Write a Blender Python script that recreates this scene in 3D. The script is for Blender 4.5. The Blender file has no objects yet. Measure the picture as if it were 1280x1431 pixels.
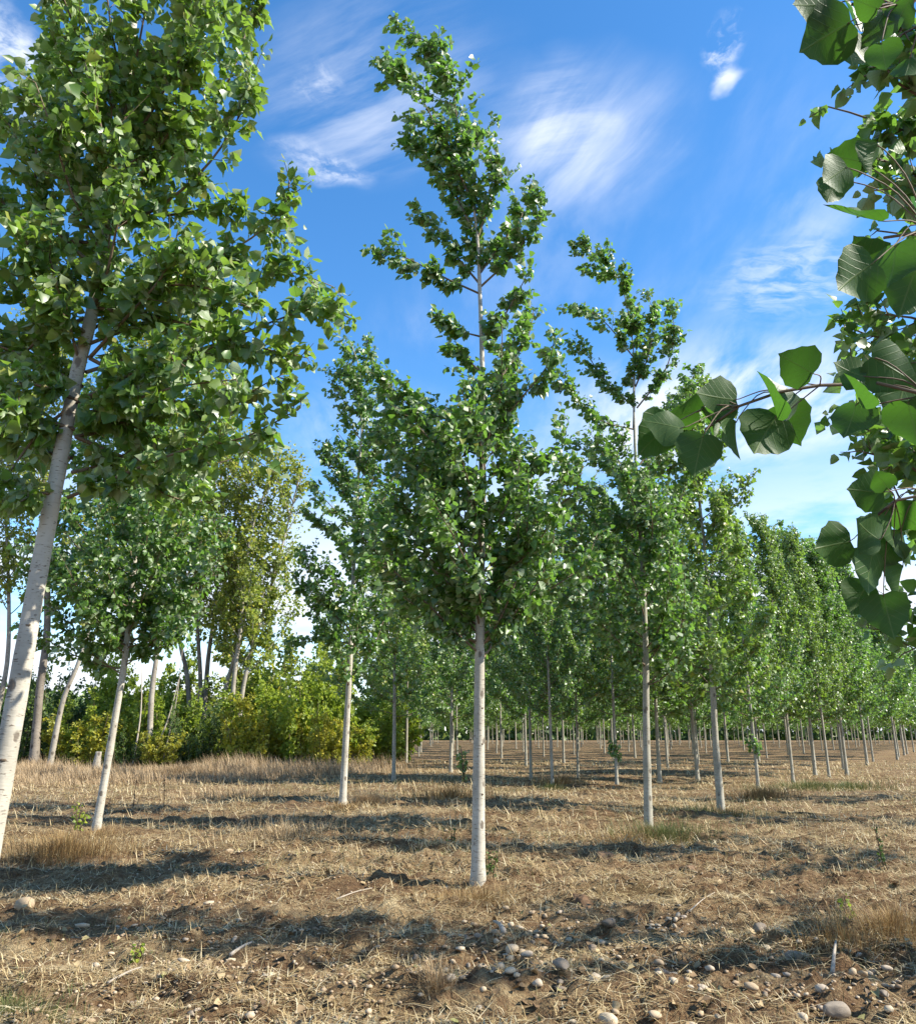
import bpy, math
import numpy as np
from mathutils import Vector

# ------------------------------------------------------------------ camera
F, W, H = 1120.0, 1280.0, 1431.0
CAMZ, PITCH = 1.55, math.radians(15.4)
scene = bpy.context.scene
COL = scene.collection
cam_d = bpy.data.cameras.new('camera')
cam = bpy.data.objects.new('camera', cam_d); COL.objects.link(cam)
cam.location = (0, 0, CAMZ)
cam.rotation_euler = (math.radians(90) + PITCH, 0, 0)
cam_d.sensor_fit = 'HORIZONTAL'; cam_d.sensor_width = 36.0
cam_d.lens = 36.0 * F / W
cam_d.clip_start = 0.05; cam_d.clip_end = 5000
scene.camera = cam
CP, SP = math.cos(PITCH), math.sin(PITCH)

def ray(px, py):
    a = (px - W / 2) / F; b = (H / 2 - py) / F
    return np.array([a, CP - b * SP, SP + b * CP])
def at(px, py, Y):                       # point of a pixel on the upright plane at distance Y
    d = ray(px, py); t = Y / d[1]
    return np.array([d[0] * t, Y, CAMZ + d[2] * t])
def on_ground(px, py):
    d = ray(px, py); t = -CAMZ / d[2]
    return np.array([d[0] * t, d[1] * t, 0.0])
def to_px(p):
    x, y, z = p[0], p[1], p[2] - CAMZ
    dep = y * CP + z * SP; up = -y * SP + z * CP
    return W / 2 + F * x / dep, H / 2 - F * up / dep

# ------------------------------------------------------------------ sun, sky, exposure
SUN_EL, SUN_AZ = math.radians(39), math.radians(100)     # azimuth clockwise from +Y (view direction)
sd = Vector((math.sin(SUN_AZ) * math.cos(SUN_EL), math.cos(SUN_AZ) * math.cos(SUN_EL), math.sin(SUN_EL)))
sl = bpy.data.lights.new('sun', 'SUN'); sl.energy = 5.0; sl.angle = math.radians(0.53); sl.color = (1.0, 0.945, 0.83)
so = bpy.data.objects.new('sun', sl); COL.objects.link(so)
so.rotation_euler = (-sd).to_track_quat('-Z', 'Y').to_euler()
scene.view_settings.view_transform = 'Standard'
scene.view_settings.look = 'None'
scene.view_settings.exposure = 1.08
scene.view_settings.gamma = 1.0
scene.view_settings.use_curve_mapping = False
scene.cycles.max_bounces = 5; scene.cycles.diffuse_bounces = 2; scene.cycles.glossy_bounces = 2
scene.cycles.transmission_bounces = 4; scene.cycles.transparent_max_bounces = 4

class NT:
    def __init__(s, tree): s.t = tree; s.n = tree.nodes; s.l = tree.links
    def node(s, typ, **kw):
        n = s.n.new(typ)
        for k, v in kw.items(): setattr(n, k, v)
        return n
    def put(s, sock, v):
        if hasattr(v, 'is_output'): s.l.new(v, sock)
        else: sock.default_value = v
    def math(s, op, a, b=None, c=None, clamp=False):
        n = s.node('ShaderNodeMath', operation=op, use_clamp=clamp)
        s.put(n.inputs[0], a)
        if b is not None: s.put(n.inputs[1], b)
        if c is not None: s.put(n.inputs[2], c)
        return n.outputs[0]
    def vmath(s, op, a, b=None):
        n = s.node('ShaderNodeVectorMath', operation=op)
        s.put(n.inputs[0], a)
        if b is not None: s.put(n.inputs[1], b)
        return n.outputs['Value'] if op in ('LENGTH', 'DOT_PRODUCT', 'DISTANCE') else n.outputs[0]
    def noise(s, vec, scale, detail=4, rough=0.55, dist=0.0):
        n = s.node('ShaderNodeTexNoise'); s.put(n.inputs['Vector'], vec)
        n.inputs['Scale'].default_value = scale; n.inputs['Detail'].default_value = detail
        n.inputs['Roughness'].default_value = rough; n.inputs['Distortion'].default_value = dist
        return n.outputs[0]
    def ss(s, x, a, b, lo=0.0, hi=1.0):
        n = s.node('ShaderNodeMapRange', interpolation_type='SMOOTHSTEP')
        s.put(n.inputs[0], x)
        for i, v in enumerate((a, b, lo, hi)): n.inputs[i + 1].default_value = v
        return n.outputs[0]
    def mix(s, f, a, b, blend='MIX'):
        n = s.node('ShaderNodeMix', data_type='RGBA', blend_type=blend)
        s.put(n.inputs[0], f)
        s.put(n.inputs[6], a if hasattr(a, 'is_output') else (*a, 1))
        s.put(n.inputs[7], b if hasattr(b, 'is_output') else (*b, 1))
        return n.outputs[2]
    def ramp(s, f, stops):
        n = s.node('ShaderNodeValToRGB'); e = n.color_ramp.elements
        while len(e) < len(stops): e.new(0.5)
        for k, (p, c) in enumerate(stops): e[k].position = p; e[k].color = (*c, 1)
        s.put(n.inputs[0], f); return n.outputs[0]
    def mapping(s, vec, loc=(0, 0, 0), rot=(0, 0, 0), sc=(1, 1, 1), typ='POINT'):
        n = s.node('ShaderNodeMapping', vector_type=typ); s.put(n.inputs[0], vec)
        n.inputs[1].default_value = loc; n.inputs[2].default_value = rot; n.inputs[3].default_value = sc
        return n.outputs[0]

def build_world():
    w = bpy.data.worlds.new('World'); scene.world = w; w.use_nodes = True
    t = NT(w.node_tree); t.n.clear()
    sky = t.node('ShaderNodeTexSky', sky_type='NISHITA')
    sky.sun_disc = False; sky.sun_elevation = SUN_EL; sky.sun_rotation = SUN_AZ
    sky.altitude = 900; sky.air_density = 1.0; sky.dust_density = 0.25; sky.ozone_density = 2.2
    g = t.node('ShaderNodeTexCoord').outputs['Generated']
    sep = t.node('ShaderNodeSeparateXYZ'); t.put(sep.inputs[0], g)
    zz = t.math('ADD', t.math('MAXIMUM', sep.outputs[2], 0.0), 0.06)
    px = t.math('DIVIDE', sep.outputs[0], zz); py = t.math('DIVIDE', sep.outputs[1], zz)
    cb = t.node('ShaderNodeCombineXYZ'); t.put(cb.inputs[0], px); t.put(cb.inputs[1], py)
    P = cb.outputs[0]                                             # flat cloud deck coordinates
    wn = t.node('ShaderNodeTexNoise'); t.put(wn.inputs['Vector'], P)
    wn.inputs['Scale'].default_value = 2.2; wn.inputs['Detail'].default_value = 5
    warp = t.vmath('SUBTRACT', wn.outputs['Color'], (0.5, 0.5, 0.5))
    sc = t.node('ShaderNodeVectorMath', operation='SCALE'); t.put(sc.inputs[0], warp); sc.inputs[3].default_value = 0.08
    Q = t.vmath('ADD', P, sc.outputs[0])
    def deck(pxx, pyy):
        d = ray(pxx, pyy); d = d / np.linalg.norm(d)
        return np.array([d[0], d[1]]) / (max(d[2], 0) + 0.06)
    # cirrus fibres, and patches of the deck where they thicken
    fib = t.noise(t.mapping(Q, rot=(0, 0, 0.62), sc=(4.2, 1.5, 1)), 1.7, 8, 0.60, 0.1)
    wn2 = t.node('ShaderNodeTexNoise'); t.put(wn2.inputs['Vector'], P); wn2.inputs['Scale'].default_value = 9; wn2.inputs['Detail'].default_value = 4
    sc2 = t.node('ShaderNodeVectorMath', operation='SCALE'); t.put(sc2.inputs[0], t.vmath('SUBTRACT', wn2.outputs['Color'], (0.5, 0.5, 0.5))); sc2.inputs[3].default_value = 0.09
    Q1 = Q; Q = t.vmath('ADD', Q, sc2.outputs[0])
    fine = t.noise(Q, 13, 7, 0.62)
    rip = t.noise(t.mapping(Q, rot=(0, 0, 0.3), sc=(9, 22, 1)), 1.6, 4, 0.55)
    total = None
    def blob(a, b, wid, amount, tex, lo, hi):      # a soft patch from deck point a to b
        nonlocal total
        A, B = deck(*a), deck(*b); c = (A + B) / 2; v = B - A
        L = float(np.linalg.norm(v)) / 2; ang = math.atan2(v[1], v[0])
        m = t.mapping(Q, loc=(c[0], c[1], 0), rot=(0, 0, ang), sc=(L * 1.25, wid, 1), typ='TEXTURE')
        r = t.vmath('LENGTH', m)
        k = t.ss(r, 0.15, 1.0, 1.0, 0.0)
        if tex == 'along': tex = t.noise(t.mapping(t.mapping(Q1, loc=(c[0], c[1], 0), rot=(0, 0, ang), typ='TEXTURE'), sc=(2.2, 11, 1)), 1.0, 9, 0.6, 0.0)
        v2 = t.math('MULTIPLY', t.math('MULTIPLY', k, t.ss(tex, lo, hi)), amount)
        total = v2 if total is None else t.math('ADD', total, v2)
    blob((905, 90), (730, 300), 0.21, 0.58, 'along', 0.22, 0.78)
    blob((860, 150), (690, 180), 0.15, 0.45, 'along', 0.34, 0.70)
    blob((700, 60), (360, 200), 0.22, 0.42, 'along', 0.36, 0.70)
    blob((380, 200), (525, 250), 0.065, 0.8, fine, 0.36, 0.66)
    blob((405, 95), (470, 110), 0.05, 0.7, fine, 0.38, 0.66)
    blob((975, 70), (1045, 60), 0.055, 1.0, fine, 0.40, 0.62)
    blob((985, 118), (1035, 110), 0.03, 0.8, fine, 0.40, 0.60)
    blob((1000, 430), (1230, 350), 0.19, 0.42, rip, 0.34, 0.70)
    blob((1060, 330), (1210, 290), 0.16, 0.30, fib, 0.3, 0.66)
    blob((760, 600), (1260, 560), 0.55, 0.85, fib, 0.26, 0.62)
    blob((-60, 90), (70, 70), 0.16, 0.9, fine, 0.34, 0.60)
    blob((380, 560), (640, 640), 0.4, 0.30, fib, 0.3, 0.66)
    # loose wisps all over the deck and a bank of cumulus low down, in every direction
    wis = t.math('MULTIPLY', t.math('MULTIPLY', t.ss(t.noise(P, 0.55, 3), 0.46, 0.66), t.ss(fib, 0.36, 0.7)), 0.38)
    total = t.math('ADD', total, wis)
    low = t.noise(t.mapping(g, sc=(1.0, 1.0, 3.6)), 3.4, 7, 0.58)
    lowm = t.ss(sep.outputs[2], 0.10, 0.42, 1.0, 0.0)
    total = t.math('ADD', total, t.math('MULTIPLY', t.math('MULTIPLY', lowm, t.ss(low, 0.36, 0.56)), 0.95))
    total = t.math('MINIMUM', total, 0.95)
    hs = t.node('ShaderNodeHueSaturation'); t.put(hs.inputs['Color'], sky.outputs[0])
    hs.inputs['Saturation'].default_value = 1.27; hs.inputs['Hue'].default_value = 0.499
    hs.inputs['Value'].default_value = 1.26
    colr = t.mix(total, hs.outputs[0], (4.7, 4.95, 5.4))
    bg = t.node('ShaderNodeBackground'); t.put(bg.inputs[0], colr); bg.inputs[1].default_value = 0.118
    out = t.node('ShaderNodeOutputWorld'); t.l.new(bg.outputs[0], out.inputs[0])
build_world()

# ------------------------------------------------------------------ materials
def new_mat(name):
    m = bpy.data.materials.new(name); m.use_nodes = True
    t = NT(m.node_tree); t.n.clear()
    out = t.node('ShaderNodeOutputMaterial')
    return m, t, out
def bump(t, h, strength, dist):
    b = t.node('ShaderNodeBump'); b.inputs['Strength'].default_value = strength; b.inputs['Distance'].default_value = dist
    t.put(b.inputs['Height'], h); return b.outputs[0]
def principled(t, out, col, rough=0.8, spec=0.3, normal=None):
    p = t.node('ShaderNodeBsdfPrincipled')
    t.put(p.inputs['Base Color'], col if hasattr(col, 'is_output') else (*col, 1))
    t.put(p.inputs['Roughness'], rough); p.inputs['Specular IOR Level'].default_value = spec
    if normal is not None: t.put(p.inputs['Normal'], normal)
    if out is not None: t.l.new(p.outputs[0], out.inputs[0])
    return p

def leaf_mat(name, stops, under, trans, gloss=0.42, spec=0.75, tmix=0.32, veins=False, single=False):
    m, t, out = new_mat(name)
    geo = t.node('ShaderNodeNewGeometry')
    rnd = t.node('ShaderNodeObjectInfo').outputs['Random'] if single else geo.outputs['Random Per Island']
    top = t.ramp(rnd, stops)
    if not single:                                        # every tree has a tone of its own
        oi = t.node('ShaderNodeObjectInfo').outputs['Random']; hv = t.node('ShaderNodeHueSaturation'); t.put(hv.inputs['Color'], top)
        t.put(hv.inputs['Value'], t.math('MULTIPLY_ADD', oi, 0.36, 0.86)); t.put(hv.inputs['Hue'], t.math('MULTIPLY_ADD', oi, -0.022, 0.503)); top = hv.outputs[0]
    if veins:
        uv = t.node('ShaderNodeUVMap'); uv.uv_map = 'UVMap'
        s = t.node('ShaderNodeSeparateXYZ'); t.put(s.inputs[0], uv.outputs[0])
        ay = t.math('ABSOLUTE', t.math('SUBTRACT', s.outputs[1], 0.5))
        mid = t.ss(ay, 0.006, 0.022, 1.0, 0.0)
        ph = t.math('SUBTRACT', s.outputs[0], t.math('MULTIPLY', ay, 0.8))
        fr = t.math('ABSOLUTE', t.math('SUBTRACT', t.math('FRACT', t.math('MULTIPLY', ph, 6.0)), 0.5))
        side = t.math('MULTIPLY', t.ss(fr, 0.03, 0.09, 1.0, 0.0), 0.45)
        v = t.math('MAXIMUM', mid, side)
        mott = t.noise(t.node('ShaderNodeTexCoord').outputs['Object'], 40, 3)
        top = t.mix(t.ss(mott, 0.35, 0.7, 0.0, 0.4), top, (0.030, 0.075, 0.022))
        hgt = t.math('SUBTRACT', t.math('MULTIPLY', v, -1.0), t.math('MULTIPLY', mott, 0.3))
        nrm = bump(t, hgt, 0.35, 0.003)
    else: nrm = None
    col = t.mix(geo.outputs['Backfacing'], top, under)
    if veins: col = t.mix(t.math('MULTIPLY', v, 0.65), col, (0.15, 0.21, 0.07))
    p = principled(t, None, col, gloss, spec, nrm)
    t.put(p.inputs['Specular IOR Level'], t.math('MULTIPLY_ADD', geo.outputs['Backfacing'], -0.75 * spec, spec))
    tr = t.node('ShaderNodeBsdfTranslucent'); t.put(tr.inputs[0], t.mix(t.math('MULTIPLY', v, 0.55), trans, (0.03, 0.09, 0.01)) if veins else (*trans, 1))
    mx = t.node('ShaderNodeMixShader'); mx.inputs[0].default_value = tmix
    t.l.new(p.outputs[0], mx.inputs[1]); t.l.new(tr.outputs[0], mx.inputs[2]); t.l.new(mx.outputs[0], out.inputs[0])
    return m

G_STOPS = [(0.0, (0.031, 0.074, 0.017)), (0.45, (0.060, 0.130, 0.025)), (0.85, (0.110, 0.198, 0.034)), (0.955, (0.15, 0.235, 0.038)), (0.985, (0.24, 0.25, 0.05))]
M = {}
M['leaf'] = leaf_mat('poplar_leaf', G_STOPS, (0.30, 0.36, 0.23), (0.24, 0.50, 0.05))  # pale underside whitened to include sunlit sheen, also in single and warm leaves
M['leaf_near'] = leaf_mat('poplar_leaf_near', [(0.0, (0.026, 0.062, 0.022)), (1.0, (0.055, 0.115, 0.03))], (0.046, 0.088, 0.030), (0.10, 0.27, 0.024), veins=True, single=True, gloss=0.45, spec=0.45)  # same poplar leaf, darker: shade on the near leaves is put into the colour
M['leaf_single'] = leaf_mat('poplar_leaf_single', G_STOPS, (0.30, 0.36, 0.23), (0.24, 0.50, 0.05), veins=True, single=True)
M['leaf_warm'] = leaf_mat('poplar_leaf_warm', [(0.0, (0.042, 0.092, 0.019)), (0.5, (0.085, 0.165, 0.028)), (0.9, (0.145, 0.23, 0.038)), (1.0, (0.26, 0.25, 0.05))], (0.30, 0.36, 0.21), (0.32, 0.54, 0.05))
M['leaf_olive'] = leaf_mat('old_poplar_leaf', [(0.0, (0.11, 0.165, 0.024)), (0.5, (0.21, 0.275, 0.038)), (0.85, (0.32, 0.345, 0.05)), (1.0, (0.48, 0.41, 0.05))], (0.20, 0.22, 0.10), (0.36, 0.45, 0.06), 0.5, 0.4, 0.4)
M['leaf_shrub'] = leaf_mat('thicket_leaf', [(0.0, (0.10, 0.165, 0.02)), (0.5, (0.20, 0.28, 0.03)), (1.0, (0.32, 0.36, 0.04))], (0.22, 0.28, 0.08), (0.42, 0.54, 0.05), 0.5, 0.4, 0.42)
M['leaf_yellow'] = leaf_mat('yellow_thicket_leaf', [(0.0, (0.17, 0.21, 0.02)), (0.5, (0.32, 0.33, 0.03)), (1.0, (0.46, 0.40, 0.04))], (0.30, 0.31, 0.08), (0.50, 0.48, 0.04), 0.5, 0.4, 0.4)
M['leaf_dark'] = leaf_mat('dark_thicket_leaf', [(0.0, (0.050, 0.095, 0.022)), (0.6, (0.10, 0.17, 0.030)), (1.0, (0.16, 0.22, 0.04))], (0.10, 0.14, 0.07), (0.10, 0.19, 0.03), 0.5, 0.4)

def bark_mat(name, pale, dark, scar, scale=1.0):
    m, t, out = new_mat(name)
    tc = t.node('ShaderNodeTexCoord').outputs['Object']
    big = t.noise(tc, 2.2 * scale, 5, 0.6)
    rings = t.noise(t.mapping(tc, sc=(5, 5, 42)), 1.0 * scale, 4, 0.6)
    lent = t.noise(t.mapping(tc, sc=(22, 22, 95)), 1.0 * scale, 2, 0.5)
    vor = t.node('ShaderNodeTexVoronoi'); t.put(vor.inputs['Vector'], t.mapping(tc, sc=(7, 7, 4.2))); vor.inputs['Scale'].default_value = scale
    sp = t.ss(t.math('ADD', vor.outputs['Distance'], t.math('MULTIPLY', t.noise(tc, 34, 3), 0.16)), 0.20, 0.29, 1.0, 0.0)
    c = t.mix(t.ss(big, 0.35, 0.68), pale, dark)
    c = t.mix(t.ss(rings, 0.52, 0.72, 0.0, 0.55), c, dark)
    c = t.mix(t.ss(lent, 0.60, 0.70, 0.0, 0.85), c, scar)
    c = t.mix(t.math('MULTIPLY', sp, 0.8), c, scar)
    h = t.math('SUBTRACT', t.math('ADD', t.math('MULTIPLY', rings, 0.6), t.math('MULTIPLY', lent, 0.5)), sp)
    principled(t, out, c, 0.72, 0.25, bump(t, h, 0.55, 0.006))
    return m
M['bark'] = bark_mat('poplar_bark', (0.49, 0.452, 0.375), (0.31, 0.28, 0.225), (0.10, 0.075, 0.055))
M['bark_grey'] = bark_mat('poplar_bark_grey', (0.38, 0.355, 0.285), (0.25, 0.228, 0.175), (0.09, 0.07, 0.05))
M['bark_old'] = bark_mat('old_bark', (0.38, 0.345, 0.28), (0.23, 0.20, 0.16), (0.06, 0.045, 0.035), 0.4)
M['bark_dark'] = bark_mat('dark_bark', (0.24, 0.205, 0.165), (0.14, 0.115, 0.09), (0.03, 0.024, 0.02), 0.4)
M['twig'] = bark_mat('twig_bark', (0.20, 0.15, 0.10), (0.12, 0.085, 0.055), (0.05, 0.035, 0.025), 1.0)
def plain(name, stops, rough=0.85, spec=0.2, nscale=30, single=False, tmix=0):
    m, t, out = new_mat(name)
    geo = t.node('ShaderNodeNewGeometry')
    r = t.node('ShaderNodeObjectInfo').outputs['Random'] if single else geo.outputs['Random Per Island']
    c = t.ramp(r, stops)
    tc = t.node('ShaderNodeTexCoord').outputs['Object']
    n = t.noise(tc, nscale, 5, 0.6)
    c = t.mix(t.ss(n, 0.3, 0.75, 0.0, 0.35), c, (0.16, 0.11, 0.07))
    p = principled(t, None if tmix else out, c, rough, spec, bump(t, n, 0.35, 0.01) if not tmix else None)
    if tmix:
        tr = t.node('ShaderNodeBsdfTranslucent'); t.put(tr.inputs[0], c)
        mx = t.node('ShaderNodeMixShader'); mx.inputs[0].default_value = tmix
        t.l.new(p.outputs[0], mx.inputs[1]); t.l.new(tr.outputs[0], mx.inputs[2]); t.l.new(mx.outputs[0], out.inputs[0])
    return m
M['straw'] = plain('dry_straw', [(0, (0.21, 0.135, 0.06)), (0.3, (0.45, 0.33, 0.15)), (0.7, (0.67, 0.525, 0.28)), (1, (0.82, 0.71, 0.47))], 0.6, 0.3, 1.2, tmix=0.2)
M['hay'] = plain('standing_hay', [(0, (0.22, 0.14, 0.075)), (0.4, (0.40, 0.28, 0.15)), (1, (0.56, 0.43, 0.26))], 0.6, 0.3, 0.6, tmix=0.25)
M['rust_hay'] = plain('rusty_hay', [(0, (0.16, 0.09, 0.04)), (0.5, (0.34, 0.21, 0.08)), (1, (0.52, 0.38, 0.17))], 0.6, 0.3, 1.0, tmix=0.25)
M['grass'] = plain('green_grass', [(0, (0.055, 0.085, 0.02)), (0.5, (0.10, 0.14, 0.03)), (0.85, (0.17, 0.19, 0.06)), (1, (0.40, 0.33, 0.16))], 0.55, 0.3, 1.0, tmix=0.3)
M['litter'] = plain('leaf_litter', [(0, (0.10, 0.06, 0.03)), (0.5, (0.24, 0.155, 0.075)), (0.85, (0.40, 0.30, 0.16)), (1, (0.16, 0.17, 0.05))], 0.7, 0.3, 20)
M['stone'] = plain('field_stone', [(0, (0.36, 0.26, 0.16)), (0.35, (0.50, 0.39, 0.26)), (0.7, (0.56, 0.455, 0.32)), (1, (0.40, 0.33, 0.26))], 0.85, 0.2, 22, single=True)
M['stone_dark'] = plain('grey_stone', [(0, (0.17, 0.135, 0.10)), (1, (0.27, 0.225, 0.175))], 0.8, 0.25, 22, single=True)
M['gravel'] = plain('gravel_stone', [(0, (0.20, 0.13, 0.08)), (0.5, (0.36, 0.265, 0.17)), (1, (0.48, 0.385, 0.27))], 0.9, 0.15, 22)
M['clod'] = plain('soil_clod', [(0, (0.14, 0.085, 0.05)), (1, (0.23, 0.15, 0.09))], 0.95, 0.1, 40, single=True)
M['deadwood'] = plain('dead_wood', [(0, (0.34, 0.29, 0.23)), (1, (0.48, 0.42, 0.34))], 0.85, 0.2, 50, single=True)
M['stalk'] = plain('weed_stalk', [(0, (0.06, 0.04, 0.025)), (1, (0.13, 0.085, 0.05))], 0.85, 0.2, 50)

# ------------------------------------------------------------------ numpy noise
_P = np.random.default_rng(7).random((256, 256))
def vnoise(x, y):
    xi = np.floor(x).astype(int); yi = np.floor(y).astype(int)
    fx = x - xi; fy = y - yi
    fx = fx * fx * (3 - 2 * fx); fy = fy * fy * (3 - 2 * fy)
    a = _P[xi & 255, yi & 255]; b = _P[(xi + 1) & 255, yi & 255]
    c = _P[xi & 255, (yi + 1) & 255]; d = _P[(xi + 1) & 255, (yi + 1) & 255]
    return (a * (1 - fx) + b * fx) * (1 - fy) + (c * (1 - fx) + d * fx) * fy
def fbm(x, y, o=4):
    s = 0; a = 0.5; n = 0
    for k in range(o):
        s = s + a * vnoise(x + 17.3 * k, y + 9.1 * k); n += a; x = x * 2.03; y = y * 2.03; a *= 0.5
    return s / n
def ground_h(x, y):
    x = np.asarray(x, float); y = np.asarray(y, float)
    r = np.hypot(x, y)
    near = 1.0 / (1.0 + (r / 40.0) ** 2)
    h = (fbm(x * 0.12 + 40, y * 0.12 + 11, 3) - 0.5) * 0.45 * np.clip(r / 14, 0.15, 1.0) * near
    yw = y + 1.4 * (fbm(x * 0.22, y * 0.22 + 5, 2) - 0.5) + 0.06 * x
    fur = 1 - np.abs(np.sin(yw * 2.35))                       # disc harrow ridges running across the view
    h = h + 0.12 * (fur - 0.35) * (0.35 + 0.9 * fbm(x * 0.5 + 3, y * 0.5, 2)) * np.clip(near * 1.4, 0, 1)
    l = fbm(x * 2.6 + 31, y * 3.4 + 7, 4)
    h = h + 0.20 * (l - 0.5) * near
    c = fbm(x * 8 + 3, y * 9 + 50, 3)
    h = h + 0.17 * np.maximum(c - 0.5, -0.1) * np.clip(1.6 - r / 18, 0, 1)
    return h

# ------------------------------------------------------------------ mesh helpers
def tri_mesh(name, V, T, mat, smooth=True, uv=None):
    me = bpy.data.meshes.new(name)
    V = np.ascontiguousarray(V, dtype=np.float32); T = np.ascontiguousarray(T, dtype=np.int32)
    me.vertices.add(len(V)); me.vertices.foreach_set('co', V.ravel())
    me.loops.add(T.size); me.loops.foreach_set('vertex_index', T.ravel())
    me.polygons.add(len(T)); me.polygons.foreach_set('loop_start', np.arange(0, T.size, 3, dtype=np.int32))
    me.polygons.foreach_set('use_smooth', np.full(len(T), smooth, dtype=bool))
    if uv is not None:
        u = me.uv_layers.new(name='UVMap'); u.data.foreach_set('uv', np.ascontiguousarray(uv, dtype=np.float32)[T.ravel()].ravel())
    me.materials.append(M[mat] if isinstance(mat, str) else mat)
    me.update(); me.validate()
    return me
def link(name, me, parent=None, loc=None):
    o = bpy.data.objects.new(name, me); COL.objects.link(o)
    if parent is not None: o.parent = parent
    if loc is not None: o.location = loc
    return o
def tag(o, label, cat, group=None):
    o['label'] = label; o['category'] = cat
    if group: o['group'] = group
    return o
def empty(name, loc):
    o = bpy.data.objects.new(name, None); COL.objects.link(o); o.location = loc; o.empty_display_size = 0.2
    return o
class Acc:
    def __init__(s): s.V = []; s.T = []; s.n = 0
    def add(s, V, T):
        s.V.append(np.asarray(V, float)); s.T.append(np.asarray(T) + s.n); s.n += len(V)
    def get(s): return np.concatenate(s.V), np.concatenate(s.T)
def unit(v): return v / np.maximum(np.linalg.norm(v, axis=-1, keepdims=True), 1e-9)
def smooth_line(pts, n):
    pts = np.asarray(pts, float)
    if len(pts) < 3:
        t = np.linspace(0, 1, n)[:, None]; return pts[0] * (1 - t) + pts[-1] * t
    d = np.r_[0, np.cumsum(np.linalg.norm(np.diff(pts, axis=0), axis=1))]
    q = np.linspace(0, d[-1], n); ext = np.vstack([2 * pts[0] - pts[1], pts, 2 * pts[-1] - pts[-2]])
    out = []
    for s in q:
        k = min(max(np.searchsorted(d, s, side='right') - 1, 0), len(pts) - 2)
        u = (s - d[k]) / max(d[k + 1] - d[k], 1e-9)
        p0, p1, p2, p3 = ext[k], ext[k + 1], ext[k + 2], ext[k + 3]
        out.append(0.5 * (2 * p1 + (p2 - p0) * u + (2 * p0 - 5 * p1 + 4 * p2 - p3) * u * u + (3 * p1 - p0 - 3 * p2 + p3) * u ** 3))
    return np.array(out)
def tube(pts, rad, sides=6, cap=True):
    pts = np.asarray(pts, float); n = len(pts)
    rad = np.broadcast_to(np.asarray(rad, float), (n,)) if np.ndim(rad) < 2 else np.asarray(rad)
    tg = unit(np.gradient(pts, axis=0))
    ref = np.array([0.0, 1, 0]) if abs(tg[0][1]) < 0.8 else np.array([1.0, 0, 0])
    a = unit(np.cross(tg, ref)); b = np.cross(tg, a)
    th = np.arange(sides) * 2 * math.pi / sides
    ring = a[:, None] * np.cos(th)[None, :, None] + b[:, None] * np.sin(th)[None, :, None]
    r = rad[:, None, None] if rad.ndim == 1 else rad[:, :, None]
    V = (pts[:, None] + ring * r).reshape(-1, 3)
    i = np.arange(n - 1)[:, None] * sides; k = np.arange(sides)[None]; k2 = (k + 1) % sides
    A, B, C, D = i + k, i + k2, i + sides + k2, i + sides + k
    T = np.concatenate([np.stack([A, C, B], -1).reshape(-1, 3), np.stack([A, D, C], -1).reshape(-1, 3)])
    if cap == 2:
        V = np.vstack([V, pts[0]]); T = np.vstack([T, [[j, (j + 1) % sides, len(V) - 1] for j in range(sides)]])
    if cap:
        V = np.vstack([V, pts[-1]]); e = (n - 1) * sides
        T = np.vstack([T, [[e + j, len(V) - 1, e + (j + 1) % sides] for j in range(sides)]])
    return V, T

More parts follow.
